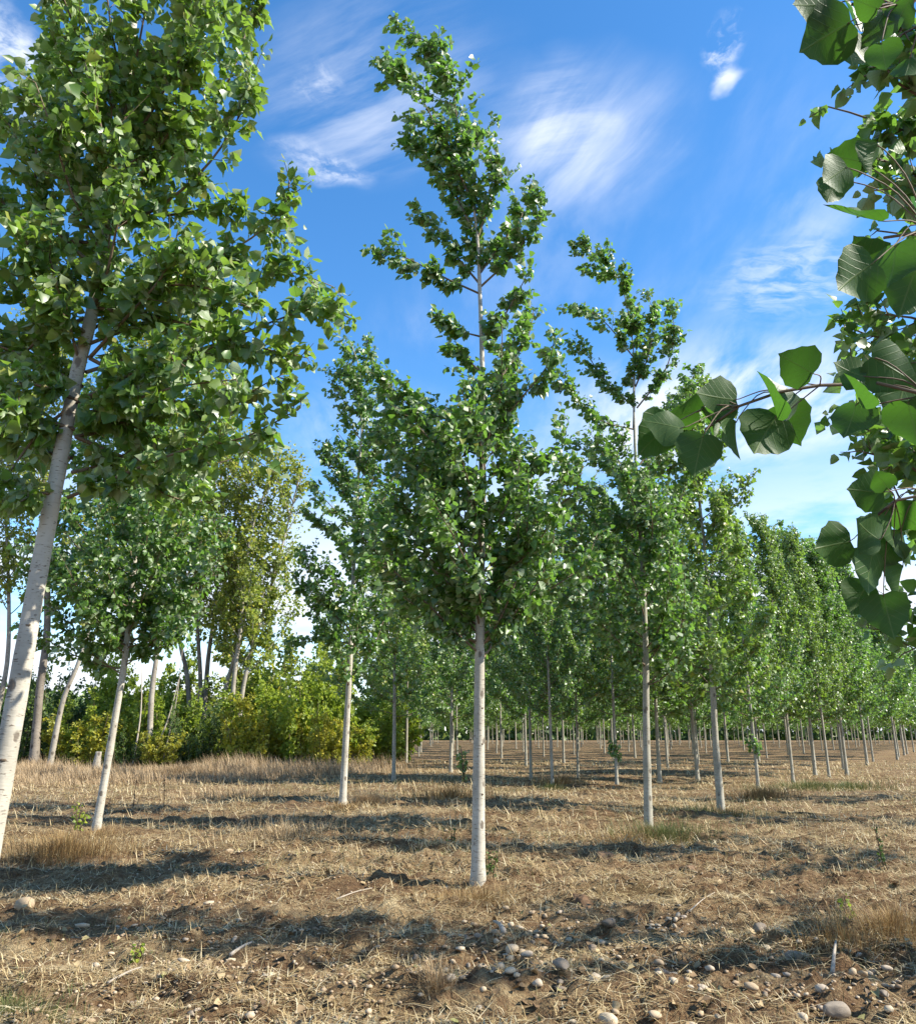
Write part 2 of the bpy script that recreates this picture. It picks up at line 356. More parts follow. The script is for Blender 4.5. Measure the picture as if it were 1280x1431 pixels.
# leaf shapes: x along the midrib (0 base .. 1 tip), y across, z up
def leaf_template(kind, fold, curl, wave, rs):
    if kind == 2:
        V = np.array([[0, 0, 0], [0.36, 0.44, 0], [1, 0, 0], [0.36, -0.44, 0]], float)
        T = np.array([[0, 2, 1], [0, 3, 2]])
    else:
        if kind == 6:
            side = [(0.16, 0.43), (0.58, 0.33)]; V = [(0, 0, 0), (0.42, 0, 0), (1, 0, 0)]; T = []
            for s in (1, -1):
                o = len(V); V += [(x, s * y, 0) for x, y in side]
                T += [t if s > 0 else (t[0], t[2], t[1]) for t in ((0, 1, o), (1, o + 1, o), (1, 2, o + 1))]
        elif kind == 8:
            mid = [0, 0.30, 0.65, 1.0]; side = [(0.06, 0.36), (0.34, 0.48), (0.68, 0.28)]
            V = [(x, 0, 0) for x in mid]
            T = []
            for s in (1, -1):
                o = len(V); V += [(x, s * y, 0) for x, y in side]
                q = [(0, 1, o), (1, o + 1, o), (1, 2, o + 1), (2, o + 2, o + 1), (2, 3, o + 2)]
                T += [t if s > 0 else (t[0], t[2], t[1]) for t in q]
        else:
            side = [(-0.05, 0.16), (-0.02, 0.32), (0.08, 0.45), (0.21, 0.51), (0.35, 0.505), (0.48, 0.455), (0.60, 0.375), (0.71, 0.275), (0.82, 0.165), (0.92, 0.07)]
            mid = [0.0, 0.06, 0.14, 0.25, 0.37, 0.49, 0.61, 0.72, 0.83, 0.93, 1.0]
            V = [(x, 0, 0) for x in mid]; T = []
            for s in (1, -1):
                o = len(V)
                V += [(x + rs.normal() * 0.008, s * (y + 0.013 * (-1) ** k + rs.normal() * 0.008), 0) for k, (x, y) in enumerate(side)]
                q = [(0, 1, o)]
                for k in range(9): q += [(k + 1, o + k + 1, o + k), (k + 1, k + 2, o + k + 1)]
                q += [(10, 10, 10)]
                T += [t if s > 0 else (t[0], t[2], t[1]) for t in q[:-1]]
                T += [(9, 10, o + 9) if s > 0 else (9, o + 9, 10)]
        V = np.array(V, float); T = np.array(T)
    uv = np.stack([V[:, 0], V[:, 1] + 0.5], -1)
    x, y = V[:, 0], V[:, 1]
    V = V.copy()
    V[:, 2] = fold * np.abs(y) - curl * x * x + wave * np.sin(x * 7 + np.sign(y) * 1.3) * np.abs(y) * 2
    V[:, 1] = y * math.cos(min(abs(fold), 1.2) * 0.55)
    if abs(curl) > 0: V[:, 0] = x * (1 - 0.25 * min(abs(curl), 1) * x)
    return V, T, uv
_rs = np.random.default_rng(3)
TPL8 = [leaf_template(8, f, c, w, _rs) for f, c, w in ((0.25, 0.15, 0.1), (0.6, 0.25, 0.12), (-0.1, 0.35, 0.2), (0.35, -0.12, 0.12), (0.9, 0.1, 0.1))]
TPL6 = [leaf_template(6, f, c, w, _rs) for f, c, w in ((0.25, 0.15, 0.1), (0.6, 0.25, 0.12), (-0.1, 0.3, 0.2), (0.35, -0.12, 0.12))]
TPL2 = [leaf_template(2, 0.35, 0, 0, _rs)]
HI = [leaf_template(20, f, c, w, _rs) for f, c, w in ((0.12, 0.18, 0.05), (0.3, 0.30, 0.07), (0.02, 0.30, 0.09), (0.22, -0.10, 0.06), (0.6, 0.2, 0.06), (-0.15, 0.15, 0.08))]
HI_ME = [tri_mesh('leaf', V, T, 'leaf_near', True, uv) for V, T, uv in HI]
MID_ME = [tri_mesh('leaf', V, T, 'leaf_single', True, uv) for V, T, uv in TPL8]

def frames(D, N):
    D = unit(D); N = unit(N - D * np.sum(N * D, -1, keepdims=True)); return D, np.cross(N, D), N
def leaf_mesh(name, L, mat, tpls, rng):
    """L = (pos, D, N, size); one mesh of many leaves."""
    pos, D, N, size = L
    D, S, N = frames(D, N)
    pick = rng.integers(0, len(tpls), len(pos)); a = Acc(); UV = []
    for k, (V, T, uv) in enumerate(tpls):
        i = np.where(pick == k)[0]
        if not len(i): continue
        s = size[i][:, None, None]; nv = len(V)
        X = pos[i][:, None] + s * (V[None, :, 0:1] * D[i][:, None] + V[None, :, 1:2] * S[i][:, None] + V[None, :, 2:3] * N[i][:, None])
        TT = (T[None] + (np.arange(len(i)) * nv)[:, None, None]).reshape(-1, 3)
        a.add(X.reshape(-1, 3), TT); UV.append(np.tile(uv, (len(i), 1)))
    V, T = a.get()
    return tri_mesh(name, V, T, mat, True, np.concatenate(UV))
def place_leaf(parent, me, p, D, N, size):
    """single leaf object; p is relative to the parent"""
    D, S, N = frames(np.asarray(D, float)[None], np.asarray(N, float)[None])
    o = link('leaf', me, parent)
    m = np.eye(4); m[:3, 0] = D[0] * size; m[:3, 1] = S[0] * size; m[:3, 2] = N[0] * size; m[:3, 3] = p
    from mathutils import Matrix
    o.matrix_local = Matrix(m.tolist())
    return o

WIND = np.array([-1.0, 0.12, 0.0])
def dress(pts, r, dens, size, rng, wood, leaves, wind=0.6, twig_r=0.004, start=0.12, twigs=True):
    """side twigs and leaves along one branch polyline"""
    pts = np.asarray(pts); seg = np.linalg.norm(np.diff(pts, axis=0), axis=1); L = seg.sum()
    cum = np.r_[0, np.cumsum(seg)] / L
    m = max(3, int(L / (0.055 if r < 0.4 else 0.13))); t = np.sort(start + (1 - start) * rng.random(m)); t[-1] = 1.0
    base = np.stack([np.interp(t, cum, pts[:, k]) for k in range(3)], -1)
    tg = np.stack([np.interp(t, cum, unit(np.gradient(pts, axis=0))[:, k]) for k in range(3)], -1); tg = unit(tg)
    q = rng.normal(size=(m, 3)); q = unit(q - tg * np.sum(q * tg, -1, keepdims=True))
    tap = np.minimum(1.0, 0.35 + 1.6 * (t - start)) * (0.48 + 0.52 * np.sqrt(np.clip(1.02 - t, 0, 1)))
    ln = r * tap * (0.4 + 0.65 * rng.random(m)) * np.where(rng.random(m) < 0.16, 1.6, 1.0)
    end = base + (q + tg * 0.75 + WIND * 0.30 * wind + np.array([0, 0, 0.1])) * ln[:, None]
    if twigs:
        for k in range(0, m):
            midp = (base[k] + end[k]) / 2 + np.array([0, 0, -0.05]) * ln[k]
            wood.add(*tube([base[k], midp, end[k]], [twig_r, twig_r * 0.8, twig_r * 0.4], 3, False))
    k_l = max(2, int(round(dens * L / m)))
    n = m * k_l
    u = np.repeat(rng.random((m, 1)) * 0, k_l, 1) + (np.arange(k_l)[None] + rng.random((m, k_l))) / k_l
    u = 0.12 + 0.95 * u
    b, e = np.repeat(base, k_l, 0), np.repeat(end, k_l, 0); uu = u.reshape(-1, 1)
    out = unit(rng.normal(size=(n, 3))); qq = np.repeat(q, k_l, 0); tt = np.repeat(tg, k_l, 0)
    pos = b + (e - b) * uu + out * size * 0.45
    D = out * 0.75 + qq * 0.45 + tt * 0.25 + WIND * wind * 0.7 + np.array([0, 0, -0.45]) + rng.normal(size=(n, 3)) * 0.25
    N = rng.normal(size=(n, 3)) * 0.85 + np.array([0.32, -0.25, 0.45]) + qq * 0.3
    s = size * np.clip(rng.normal(1.0, 0.27, n), 0.4, 1.55) * np.repeat(np.where(t > 0.9, 0.8, 1.0), k_l)
    leaves.append((pos, D, N, s))
def branch_line(p0, az, L, up0, rng, wind, n=9, climb=0.10):
    d = np.array([math.cos(az) * math.cos(up0), math.sin(az) * math.cos(up0), math.sin(up0)])
    p = np.array(p0, float); out = [p.copy()]
    for k in range(n):
        d = unit(d + np.array([0, 0, climb]) + WIND * wind * 0.11 + rng.normal(size=3) * 0.045)
        p = p + d * L / n; out.append(p.copy())
    return np.array(out)
def cat(leaves): return tuple(np.concatenate([l[k] for l in leaves]) for k in range(4))

def trunk_mesh(pts, r0, r1, rng, mat, sides=14, flare=1.35, n=44, name='trunk', power=1.0):
    P = smooth_line(pts, n); t = np.linspace(0, 1, n)
    rad = r0 + (r1 - r0) * t ** power
    rad = rad * (1 + (flare - 1) * np.exp(-t * 55)) 
    rr = rad[:, None] * (1 + 0.035 * np.sin(np.arange(sides) * 2.4 + rng.random() * 6)[None] + 0.025 * rng.normal(size=(n, 1)))
    V, T = tube(P, rr, sides)
    return tri_mesh(name, V, T, mat), P, rad

# ------------------------------------------------------------------ ground
def axis(fine0, fine1, step, lim0, lim1, grow):
    a = list(np.arange(fine0, fine1, step)); s = step
    while a[-1] < lim1: s *= grow; a.append(a[-1] + s)
    s = step
    while a[0] > lim0: s *= grow; a.insert(0, a[0] - s)
    return np.array(a)
def build_ground():
    xs = axis(-4.8, 4.8, 0.042, -900, 900, 1.06); ys = axis(4.2, 9.5, 0.038, -300, 1500, 1.032)
    X, Y = np.meshgrid(xs, ys); Z = ground_h(X, Y)
    V = np.stack([X, Y, Z], -1).reshape(-1, 3); nx, ny = len(xs), len(ys)
    i = (np.arange(ny - 1)[:, None] * nx + np.arange(nx - 1)[None]).ravel()
    T = np.concatenate([np.stack([i, i + 1, i + nx + 1], -1), np.stack([i, i + nx + 1, i + nx], -1)])
    m, t, out = new_mat('field_soil')
    tc = t.node('ShaderNodeTexCoord').outputs['Object']
    st = t.noise(t.mapping(tc, sc=(0.45, 2.0, 1)), 1.0, 6, 0.68)
    st2 = t.noise(t.mapping(tc, sc=(1, 2.0, 1)), 9, 5, 0.65)
    fi = t.noise(tc, 60, 4, 0.7)
    fac = t.math('ADD', t.math('MULTIPLY', st, 0.6), t.math('ADD', t.math('MULTIPLY', st2, 0.45), t.math('MULTIPLY', fi, 0.35)))
    c = t.ramp(fac, [(0.54, (0.095, 0.053, 0.028)), (0.67, (0.190, 0.115, 0.060)), (0.79, (0.35, 0.25, 0.135)), (0.92, (0.58, 0.46, 0.27))])
    gm = t.math('MULTIPLY', t.ss(t.noise(t.mapping(tc, sc=(0.5, 1.0, 1)), 0.33, 4), 0.54, 0.68), t.ss(fi, 0.35, 0.65))
    c = t.mix(t.math('MULTIPLY', gm, 0.55), c, (0.10, 0.115, 0.035))
    principled(t, out, c, 0.95, 0.12, bump(t, t.math('ADD', t.math('ADD', st2, t.noise(tc, 26, 4, 0.65)), fi), 1.0, 0.05))
    o = link('ground', tri_mesh('ground', V, T, m)); o['kind'] = 'structure'
build_ground()
print('ground ok')

# ------------------------------------------------------------------ grass and straw
def blades(name, P, az, pitch, L, wd, bend, mat):
    """thin three-triangle blades; P base points"""
    n = len(P)
    h = np.stack([np.cos(az), np.sin(az), np.zeros(n)], -1); side = np.stack([-np.sin(az), np.cos(az), np.zeros(n)], -1)
    up = np.array([0, 0, 1.0])
    d0 = h * np.cos(pitch)[:, None] + up * np.sin(pitch)[:, None]
    p2 = pitch - bend; d1 = h * np.cos(p2)[:, None] + up * np.sin(p2)[:, None]
    M1 = P + d0 * (L * 0.55)[:, None]; E = M1 + d1 * (L * 0.45)[:, None]
    w = (side * wd[:, None]) * 0.5
    V = np.stack([P - w, P + w, M1 + w * 0.8, M1 - w * 0.8, E], 1).reshape(-1, 3)
    i = np.arange(n)[:, None] * 5
    T = np.concatenate([i + [0, 1, 2], i + [0, 2, 3], i + [3, 2, 4]])
    return tri_mesh(name, V, T, mat, False)
def sample_field(n, y0, y1, pw, rng, half=0.74, extra=1.2):
    u = rng.random(n); e = 1.0 - pw
    Y = (y0 ** e + u * (y1 ** e - y0 ** e)) ** (1 / e)
    X = (rng.random(n) * 2 - 1) * (half * Y + extra)
    return X, Y
def straw():
    rng = np.random.default_rng(11)
    X, Y = sample_field(310000, 3.6, 46, 0.95, rng)
    k = 0.55 * fbm(X * 0.9 + 5, Y * 2.2 + 2, 3) + 0.45 * fbm(X * 2.6 + 8, Y * 4.0 + 1, 2) + 0.12 * rng.normal(size=len(X))
    for px, py, rx, ry in ((700, 1312, 1.3, 0.4), (925, 1292, 0.6, 0.3), (830, 1380, 1.5, 0.35), (1080, 1385, 0.9, 0.3), (300, 1335, 0.5, 0.25), (150, 1300, 0.7, 0.25), (560, 1385, 0.5, 0.2), (60, 1410, 0.3, 0.2)):   # stony patches carry little straw
        g = on_ground(px, py); k = k - 0.16 * np.exp(-((X - g[0]) / rx) ** 2 - ((Y - g[1]) / ry) ** 2)
    keep = k > 0.485; X, Y = X[keep], Y[keep]; n = len(X)
    sc = np.clip(Y / 7.5, 1, 6)
    up = rng.random(n) < 0.30
    pitch = np.where(up, rng.uniform(0.35, 1.25, n), rng.uniform(-0.05, 0.28, n))
    L = np.where(up, rng.uniform(0.04, 0.15, n), rng.uniform(0.06, 0.26, n)) * np.clip(sc, 1, 1.8)
    P = np.stack([X, Y, ground_h(X, Y) + np.where(up, -0.005, rng.uniform(0.0, 0.03, n))], -1)
    o = link('dry_straw', blades('dry_straw', P, rng.uniform(0, 6.283, n), pitch, L, rng.uniform(0.003, 0.0065, n) * sc, rng.uniform(0, 0.5, n), 'straw'))
    o['kind'] = 'stuff'; o['label'] = 'matted dry straw covering the ploughed ground'; o['category'] = 'straw'
    # green grass
    X, Y = sample_field(60000, 3.6, 45, 0.8, rng)
    mask = fbm(X * 0.35 + 60, Y * 0.7 + 20, 3)
    for px, py, r in ((190, 1325, .35), (1150, 1305, .9), (950, 1150, 1.6), (420, 1110, 2.6), (470, 1250, .5), (1100, 1330, .5), (330, 1075, 3.5), (560, 1100, 2.5), (20, 1400, .5), (1000, 1120, 1.6), (1200, 1210, 1.2), (1260, 1130, 2.0), (700, 1140, 1.4)):
        g = on_ground(px, py); mask = mask + 0.40 * np.exp(-((X - g[0]) ** 2 + 1.6 * (Y - g[1]) ** 2) / r ** 2)
    keep = mask + 0.05 * rng.normal(size=len(X)) > 0.625; X, Y = X[keep], Y[keep]; n = len(X)
    sc = np.clip(Y / 8, 1, 4)
    P = np.stack([X, Y, ground_h(X, Y) - 0.01], -1)
    o = link('green_grass', blades('green_grass', P, rng.uniform(0, 6.283, n), rng.uniform(0.5, 1.4, n), rng.uniform(0.04, 0.14, n) * np.clip(sc, 1, 1.6), rng.uniform(0.002, 0.004, n) * sc, rng.uniform(0.1, 0.8, n), 'grass'))
    o['kind'] = 'stuff'; o['label'] = 'short green grass sprouting in patches through the straw'; o['category'] = 'grass'
    # tall standing hay in front of the thicket on the left
    n = 90000
    Y = 17 + 21 * rng.random(n) ** 0.9; pxl = rng.uniform(-120, 640, n)
    X = (pxl - 640) / F * Y
    edge = 22 + 9 * (pxl / 520).clip(0, 1.2) + 4 * (fbm(X * 0.25, Y * 0.25, 2) - 0.5)
    keep = (Y > edge) & (fbm(X * 0.4 + 9, Y * 0.5, 3) + 0.08 * rng.normal(size=n) > 0.40) & (pxl < 545 + 30 * rng.normal(size=n)); X, Y = X[keep], Y[keep]; n = len(X)
    P = np.stack([X, Y, ground_h(X, Y) - 0.03], -1)
    tall = 0.12 + 0.62 * np.clip(fbm(X * 0.35, Y * 0.5 + 70, 3) * 2 - 0.5, 0, 1)
    o = link('tall_dry_grass', blades('tall_dry_grass', P, rng.normal(3.1, 1.1, n), rng.uniform(0.6, 1.45, n), tall * rng.uniform(0.6, 1.4, n), rng.uniform(0.008, 0.018, n), rng.uniform(0.1, 0.7, n), 'hay'))
    o['kind'] = 'stuff'; o['label'] = 'tall pale dry grass standing in front of the thicket'; o['category'] = 'grass'
straw()
print('grass ok')

def tuft(px, py, n, hgt, spread, mat, label, cat_='grass tuft', name='grass_tuft', seed=0, flat=1.0):
    rng = np.random.default_rng(500 + seed); g = on_ground(px, py)
    z = float(ground_h(g[0], g[1])); o_r = np.minimum(np.abs(rng.normal(size=n)), 1.7 + 0.1 * rng.random(n)) * spread; a = rng.uniform(0, 6.283, n)
    X = np.cos(a) * o_r * 1.3; Y = np.sin(a) * o_r
    P = np.stack([X, Y, ground_h(g[0] + X, g[1] + Y) - z - 0.01], -1)
    sc = max(1.0, g[1] / 8)
    me = blades(name, P, a + rng.normal(size=n) * 0.9, rng.uniform(0.75, 1.5, n) * flat, hgt * rng.uniform(0.4, 1.15, n), rng.uniform(0.002, 0.0045, n) * sc, rng.uniform(0.1, 0.9, n), mat)
    return tag(link(name, me, None, (g[0], g[1], z)), label, cat_, 'grass tufts standing among the trees')
tuft(90, 1196, 2600, 0.42, 0.42, 'rust_hay', 'wide tawny grass clump at the left beside the white leaning trunk', seed=1)
tuft(400, 1175, 900, 0.28, 0.5, 'hay', 'low pale hay patch right of the slim leaning poplar', seed=2)
tuft(668, 1262, 1500, 0.20, 0.32, 'rust_hay', 'brown grass skirt round the foot of the middle poplar', seed=3)
tuft(515, 1134, 900, 0.32, 0.22, 'hay', 'golden tuft right of the poplar that stands left of centre', seed=4)
tuft(630, 1125, 1300, 0.40, 0.55, 'rust_hay', 'tawny grass clump just left of and behind the middle trunk', seed=5)
tuft(930, 1172, 1500, 0.30, 0.36, 'grass', 'green tuft at the foot of the poplar right of the middle one', seed=6)
tuft(875, 1178, 900, 0.24, 0.34, 'rust_hay', 'dry brown tuft left of the poplar foot right of the middle', seed=7)
tuft(985, 1138, 900, 0.22, 0.5, 'grass', 'low green tuft left of the foot of the curved right poplar', seed=8)
tuft(1065, 1115, 1300, 0.40, 0.40, 'rust_hay', 'orange grass clump under the leafy-stemmed trunk at right', seed=9)
tuft(785, 1098, 700, 0.42, 0.40, 'rust_hay', 'tawny tuft at the foot of the trunk right of centre, in the second line', seed=10)
tuft(1250, 1318, 1500, 0.27, 0.26, 'rust_hay', 'rusty grass clump at the right edge of the field', seed=11)
tuft(1180, 1330, 700, 0.20, 0.16, 'rust_hay', 'small rusty tuft left of the right-edge grass clump', seed=12)
tuft(5, 1425, 900, 0.20, 0.16, 'grass', 'yellow-green tuft in the bottom left corner', seed=13)
tuft(610, 1392, 260, 0.20, 0.05, 'hay', 'pale spiky straw tuft in the shade below the middle poplar', seed=14)
tuft(330, 1120, 1200, 0.34, 0.75, 'hay', 'pale hay clump standing left of the left-of-centre poplar', seed=15)
tuft(250, 1085, 1600, 0.5, 1.1, 'hay', 'broad hay clump in front of the old broken tree', seed=16)
tuft(480, 1143, 500, 0.18, 0.16, 'rust_hay', 'small brown tuft round the foot of the left-of-centre poplar', seed=17)

tuft(138, 1170, 500, 0.22, 0.16, 'rust_hay', 'small brown tuft round the foot of the slim leaning poplar', seed=18)
tuft(908, 1170, 600, 0.20, 0.16, 'hay', 'pale tuft close round the foot of the swept-top poplar', seed=19)
tuft(1012, 1138, 500, 0.20, 0.16, 'rust_hay', 'brown tuft close round the curved poplar foot', seed=20)
tuft(772, 1103, 400, 0.25, 0.2, 'grass', 'green tuft at the foot of the bright tapered stem', seed=21)
tuft(1130, 1104, 1100, 0.32, 0.8, 'grass', 'green grass strip in front of the bare slanting trunks', seed=22)
tuft(1190, 1102, 900, 0.30, 0.7, 'grass', 'green grass strip before the fourth bare slanting trunk', seed=23)
# ------------------------------------------------------------------ stones
def stone_mesh(seed, sub=2, rough=0.07):
    import bmesh
    rng = np.random.default_rng(seed); bm = bmesh.new(); bmesh.ops.create_icosphere(bm, subdivisions=sub, radius=1.0)
    V = np.array([v.co[:] for v in bm.verts]); T = np.array([[v.index for v in f.verts] for f in bm.faces]); bm.free()
    d = rng.normal(size=(5, 3)); 
    for k in range(5):
        u = d[k] / np.linalg.norm(d[k]); lim = rng.uniform(0.55, 0.9)
        s = V @ u; V = V - np.outer(np.maximum(s - lim, 0) * 0.85, u)
    a, b, c = rng.normal(size=(3, 3)) * 2.2
    lump = np.sin(V @ a + 1) * np.sin(V @ b) * 0.5 + 0.5 * np.sin(V @ c * 1.9)
    V = V * (1 + rough * (lump * 1.0 + rng.normal(size=len(V)) * 0.25))[:, None]
    V = V * np.array([1.0, rng.uniform(0.6, 0.9), rng.uniform(0.42, 0.65)])
    return V, T
SM = [tri_mesh('stone', *stone_mesh(40 + k, 2 if k < 4 else 1), 'stone') for k in range(10)]
SMD = [tri_mesh('stone', *stone_mesh(80 + k, 3, 0.08), 'stone_dark') for k in range(3)]
CLM = [tri_mesh('soil_clod', *stone_mesh(95 + k, 3, 0.22), 'clod', False) for k in range(4)]
srng = np.random.default_rng(21)
def stone(px, py, wpx, label, group=None, me=None, name='stone', cat_='stone', sink=0.46):
    g = on_ground(px, py); dist = math.hypot(g[1], CAMZ)
    r = wpx / 2 * dist / F * (0.92 if group is None else 0.84)
    o = link(name, me or SM[srng.integers(0, len(SM))])
    o.location = (g[0], g[1], float(ground_h(g[0], g[1])) + r * sink)
    o.scale = (r, r * srng.uniform(0.8, 1.1), r * srng.uniform(0.8, 1.1))
    o.rotation_euler = (srng.normal() * 0.18, srng.normal() * 0.18, srng.uniform(0, 6.28))
    return tag(o, label, cat_, group)
UN = [(35, 1263, 30, 'pale oblong stone at the left edge, in the shadow band', None), (115, 1294, 24, 'flat pale stone lying alone left of the small green weed', None),
      (258, 1335, 22, 'cream stone left of the upright pale stone pair', None), (322, 1336, 20, 'upright cream stone beside a fallen pale stick', None),
      (292, 1258, 18, 'cream angular stone at the end of the left shadow band', None), (832, 1381, 27, 'bright cream stone in the sun at bottom right of centre', None),
      (850, 1300, 26, 'dark grey stone with a pale top right of the middle poplar', 1), (1063, 1315, 34, 'large brown tilted rock at the right with grass behind', 1),
      (1112, 1345, 30, 'rounded brown rock just right of the tilted brown rock', 1), (1170, 1420, 44, 'big smooth grey-brown boulder at the bottom right', 1),
      (785, 1378, 28, 'grey rough stone left of the bright cream stone', 1), (925, 1360, 24, 'flat grey stone in the shade right of the bright cream stone', 1),
      (715, 1335, 22, 'pale round stone below the splinter of dead wood', None), (515, 1305, 16, 'round tan stone in the shadow left of the middle poplar', None),
      (845, 1205, 40, 'brown earthy rock lump behind the pebbles right of the middle trunk', 1), (850, 1425, 28, 'cream stone at the bottom edge right of centre', None),
      (95, 1418, 24, 'pale stone at the bottom left by the yellow-green tuft', None), (65, 1408, 18, 'small cream stone left of the bottom left pale stone', None),
      (350, 1415, 20, 'tan stone at the bottom edge left of centre', None), (310, 1425, 24, 'cream rounded stone half under the bottom edge', None),
      (375, 1357, 28, 'pale half-buried stone right of the upright cream stone', None), (320, 1195, 18, 'pinkish stone in the sunlit straw left of centre', None)]
for px, py, w_, lab, dk in UN:
    stone(px, py, w_, lab, None, (CLM[0] if 'earthy' in lab else SMD[srng.integers(0, 3)]) if dk else None)
def scatter(n, x0, x1, y0, y1, w0, w1, label, group, gauss=None):
    for _ in range(n):
        px, py = srng.uniform(x0, x1), srng.uniform(y0, y1)
        if gauss: px, py = srng.normal((x0 + x1) / 2, (x1 - x0) / 4), srng.normal((y0 + y1) / 2, (y1 - y0) / 4)
        stone(px, min(py, 1440), srng.uniform(w0, w1) * (0.55 + 0.45 * (py - 1180) / 250), label, group, SMD[srng.integers(0, 3)] if srng.random() < 0.14 else None)
scatter(70, 540, 860, 1278, 1345, 10, 22, 'small stone in the shaded rubble at the foot of the middle poplar', 'rubble below the middle poplar', True)
scatter(24, 870, 980, 1275, 1310, 9, 16, 'small cream pebble in the sunlit pebble heap right of the middle poplar', 'pebble heap right of the middle poplar', True)
scatter(56, 620, 1010, 1330, 1432, 10, 24, 'small stone scattered in the foreground shade right of centre', 'foreground stones right of centre')
scatter(32, 1000, 1270, 1330, 1432, 10, 24, 'small stone scattered among straw in the bottom right corner', 'foreground stones at bottom right')
scatter(44, 10, 420, 1250, 1432, 8, 19, 'small tan stone scattered in the straw at lower left', 'foreground stones at lower left')
scatter(28, 400, 640, 1320, 1432, 8, 18, 'small tan stone in the straw at the bottom centre', 'foreground stones at bottom centre')
scatter(12, 300, 640, 1170, 1260, 8, 15, 'little stone on the sunlit straw between the left and middle trunks', 'stones between left and middle trunks')
scatter(12, 760, 1270, 1180, 1270, 8, 15, 'little stone on the sunlit straw right of the middle trunk', 'stones right of the middle trunk')
for px, py, w_, lab in ((815, 1255, 46, 'lump of brown soil right of the middle trunk foot'), (780, 1262, 34, 'lump of brown soil close to the middle trunk foot'), (240, 1240, 40, 'dark soil clod in the left shadow band'),
                        (345, 1228, 30, 'dark soil clod with twig at the end of the left shadow'), (700, 1225, 26, 'crumbly soil clod just right of the middle trunk'), (960, 1215, 34, 'soil clod in the shade in front of the right poplar'), (90, 1240, 36, 'soil clod in the shade at far left'), (1130, 1200, 30, 'soil clod in the shadow band at right')):
    stone(px, py, w_, lab, 'soil clods turned up by the plough', CLM[srng.integers(0, 4)], 'soil_clod', 'soil clod', -0.12)
def gravel():
    rng = np.random.default_rng(77); X, Y = sample_field(12000, 3.9, 13, 0.9, rng, 0.62, 0.5)
    k = fbm(X * 0.8 + 15, Y * 1.3 + 40, 3); g = on_ground(800, 1320)
    k = k + 0.26 * np.exp(-(((X - g[0]) / 2.6) ** 2 + ((Y - g[1]) / 1.1) ** 2)); keep = k > 0.55; X, Y = X[keep], Y[keep]; n = len(X)
    V0, T0 = stone_mesh(5, 1); s = rng.uniform(0.007, 0.019, n) * np.where(rng.random(n) < 0.14, 1.5, 1.0); a = rng.uniform(0, 6.28, n)
    c, sn = np.cos(a)[:, None], np.sin(a)[:, None]
    V = np.stack([(V0[None, :, 0] * c - V0[None, :, 1] * sn) * s[:, None] + X[:, None], (V0[None, :, 0] * sn + V0[None, :, 1] * c) * s[:, None] + Y[:, None], V0[None, :, 2] * s[:, None] + (ground_h(X, Y) + s * 0.6)[:, None]], -1).reshape(-1, 3)
    T = (T0[None] + (np.arange(n) * len(V0))[:, None, None]).reshape(-1, 3)
    o = link('gravel', tri_mesh('gravel', V, T, 'gravel')); o['kind'] = 'stuff'; o['label'] = 'fine tan gravel strewn over the soil'; o['category'] = 'gravel'
gravel()
def fallen():
    rng = np.random.default_rng(88); X, Y = sample_field(5200, 3.8, 26, 0.9, rng, 0.66, 0.8); n = len(X)
    pos = np.stack([X, Y, ground_h(X, Y) + rng.uniform(0.008, 0.03, n)], -1); a = rng.uniform(0, 6.28, n)
    D = np.stack([np.cos(a), np.sin(a), rng.normal(size=n) * 0.25], -1); N = rng.normal(size=(n, 3)) * 0.35 + [0, 0, 1]
    o = link('leaf_litter', leaf_mesh('leaf_litter', (pos, D, N, rng.uniform(0.03, 0.07, n)), 'litter', TPL6, rng)); o['kind'] = 'stuff'; o['label'] = 'brown fallen leaves strewn over the straw'; o['category'] = 'leaf litter'
fallen()
def stick(px0, py0, px1, py1, r, label, lift=0.03):
    a, b = on_ground(px0, py0), on_ground(px1, py1); m = (a + b) / 2
    a[2] = ground_h(a[0], a[1]) + lift; b[2] = ground_h(b[0], b[1]) + lift * 1.6
    mm = (a + b) / 2 + np.array([0.01, 0.02, 0.012]); me = tri_mesh('dead_stick', *tube(smooth_line([a - m, mm - m, b - m], 7), np.linspace(r, r * 0.45, 7), 6, 2), 'deadwood')
    tag(link('dead_stick', me, None, m), label, 'stick', 'dead wood lying on the ground')
stick(704, 1322, 690, 1292, 0.022, 'pale splinter of dead wood standing out of the rubble below the middle poplar', 0.05)
stick(322, 1330, 352, 1322, 0.016, 'short pale stick lying across a cream stone at lower left')
stick(150, 1382, 196, 1366, 0.010, 'grey stick lying in the straw at lower left')
stick(1165, 1375, 1172, 1352, 0.016, 'pale wood chip upright at the lower right', 0.04)
stick(965, 1284, 1000, 1270, 0.006, 'thin dark twig beside the pebble heap at right')
stick(470, 1262, 520, 1250, 0.008, 'straw-coloured stick left of the middle trunk foot')

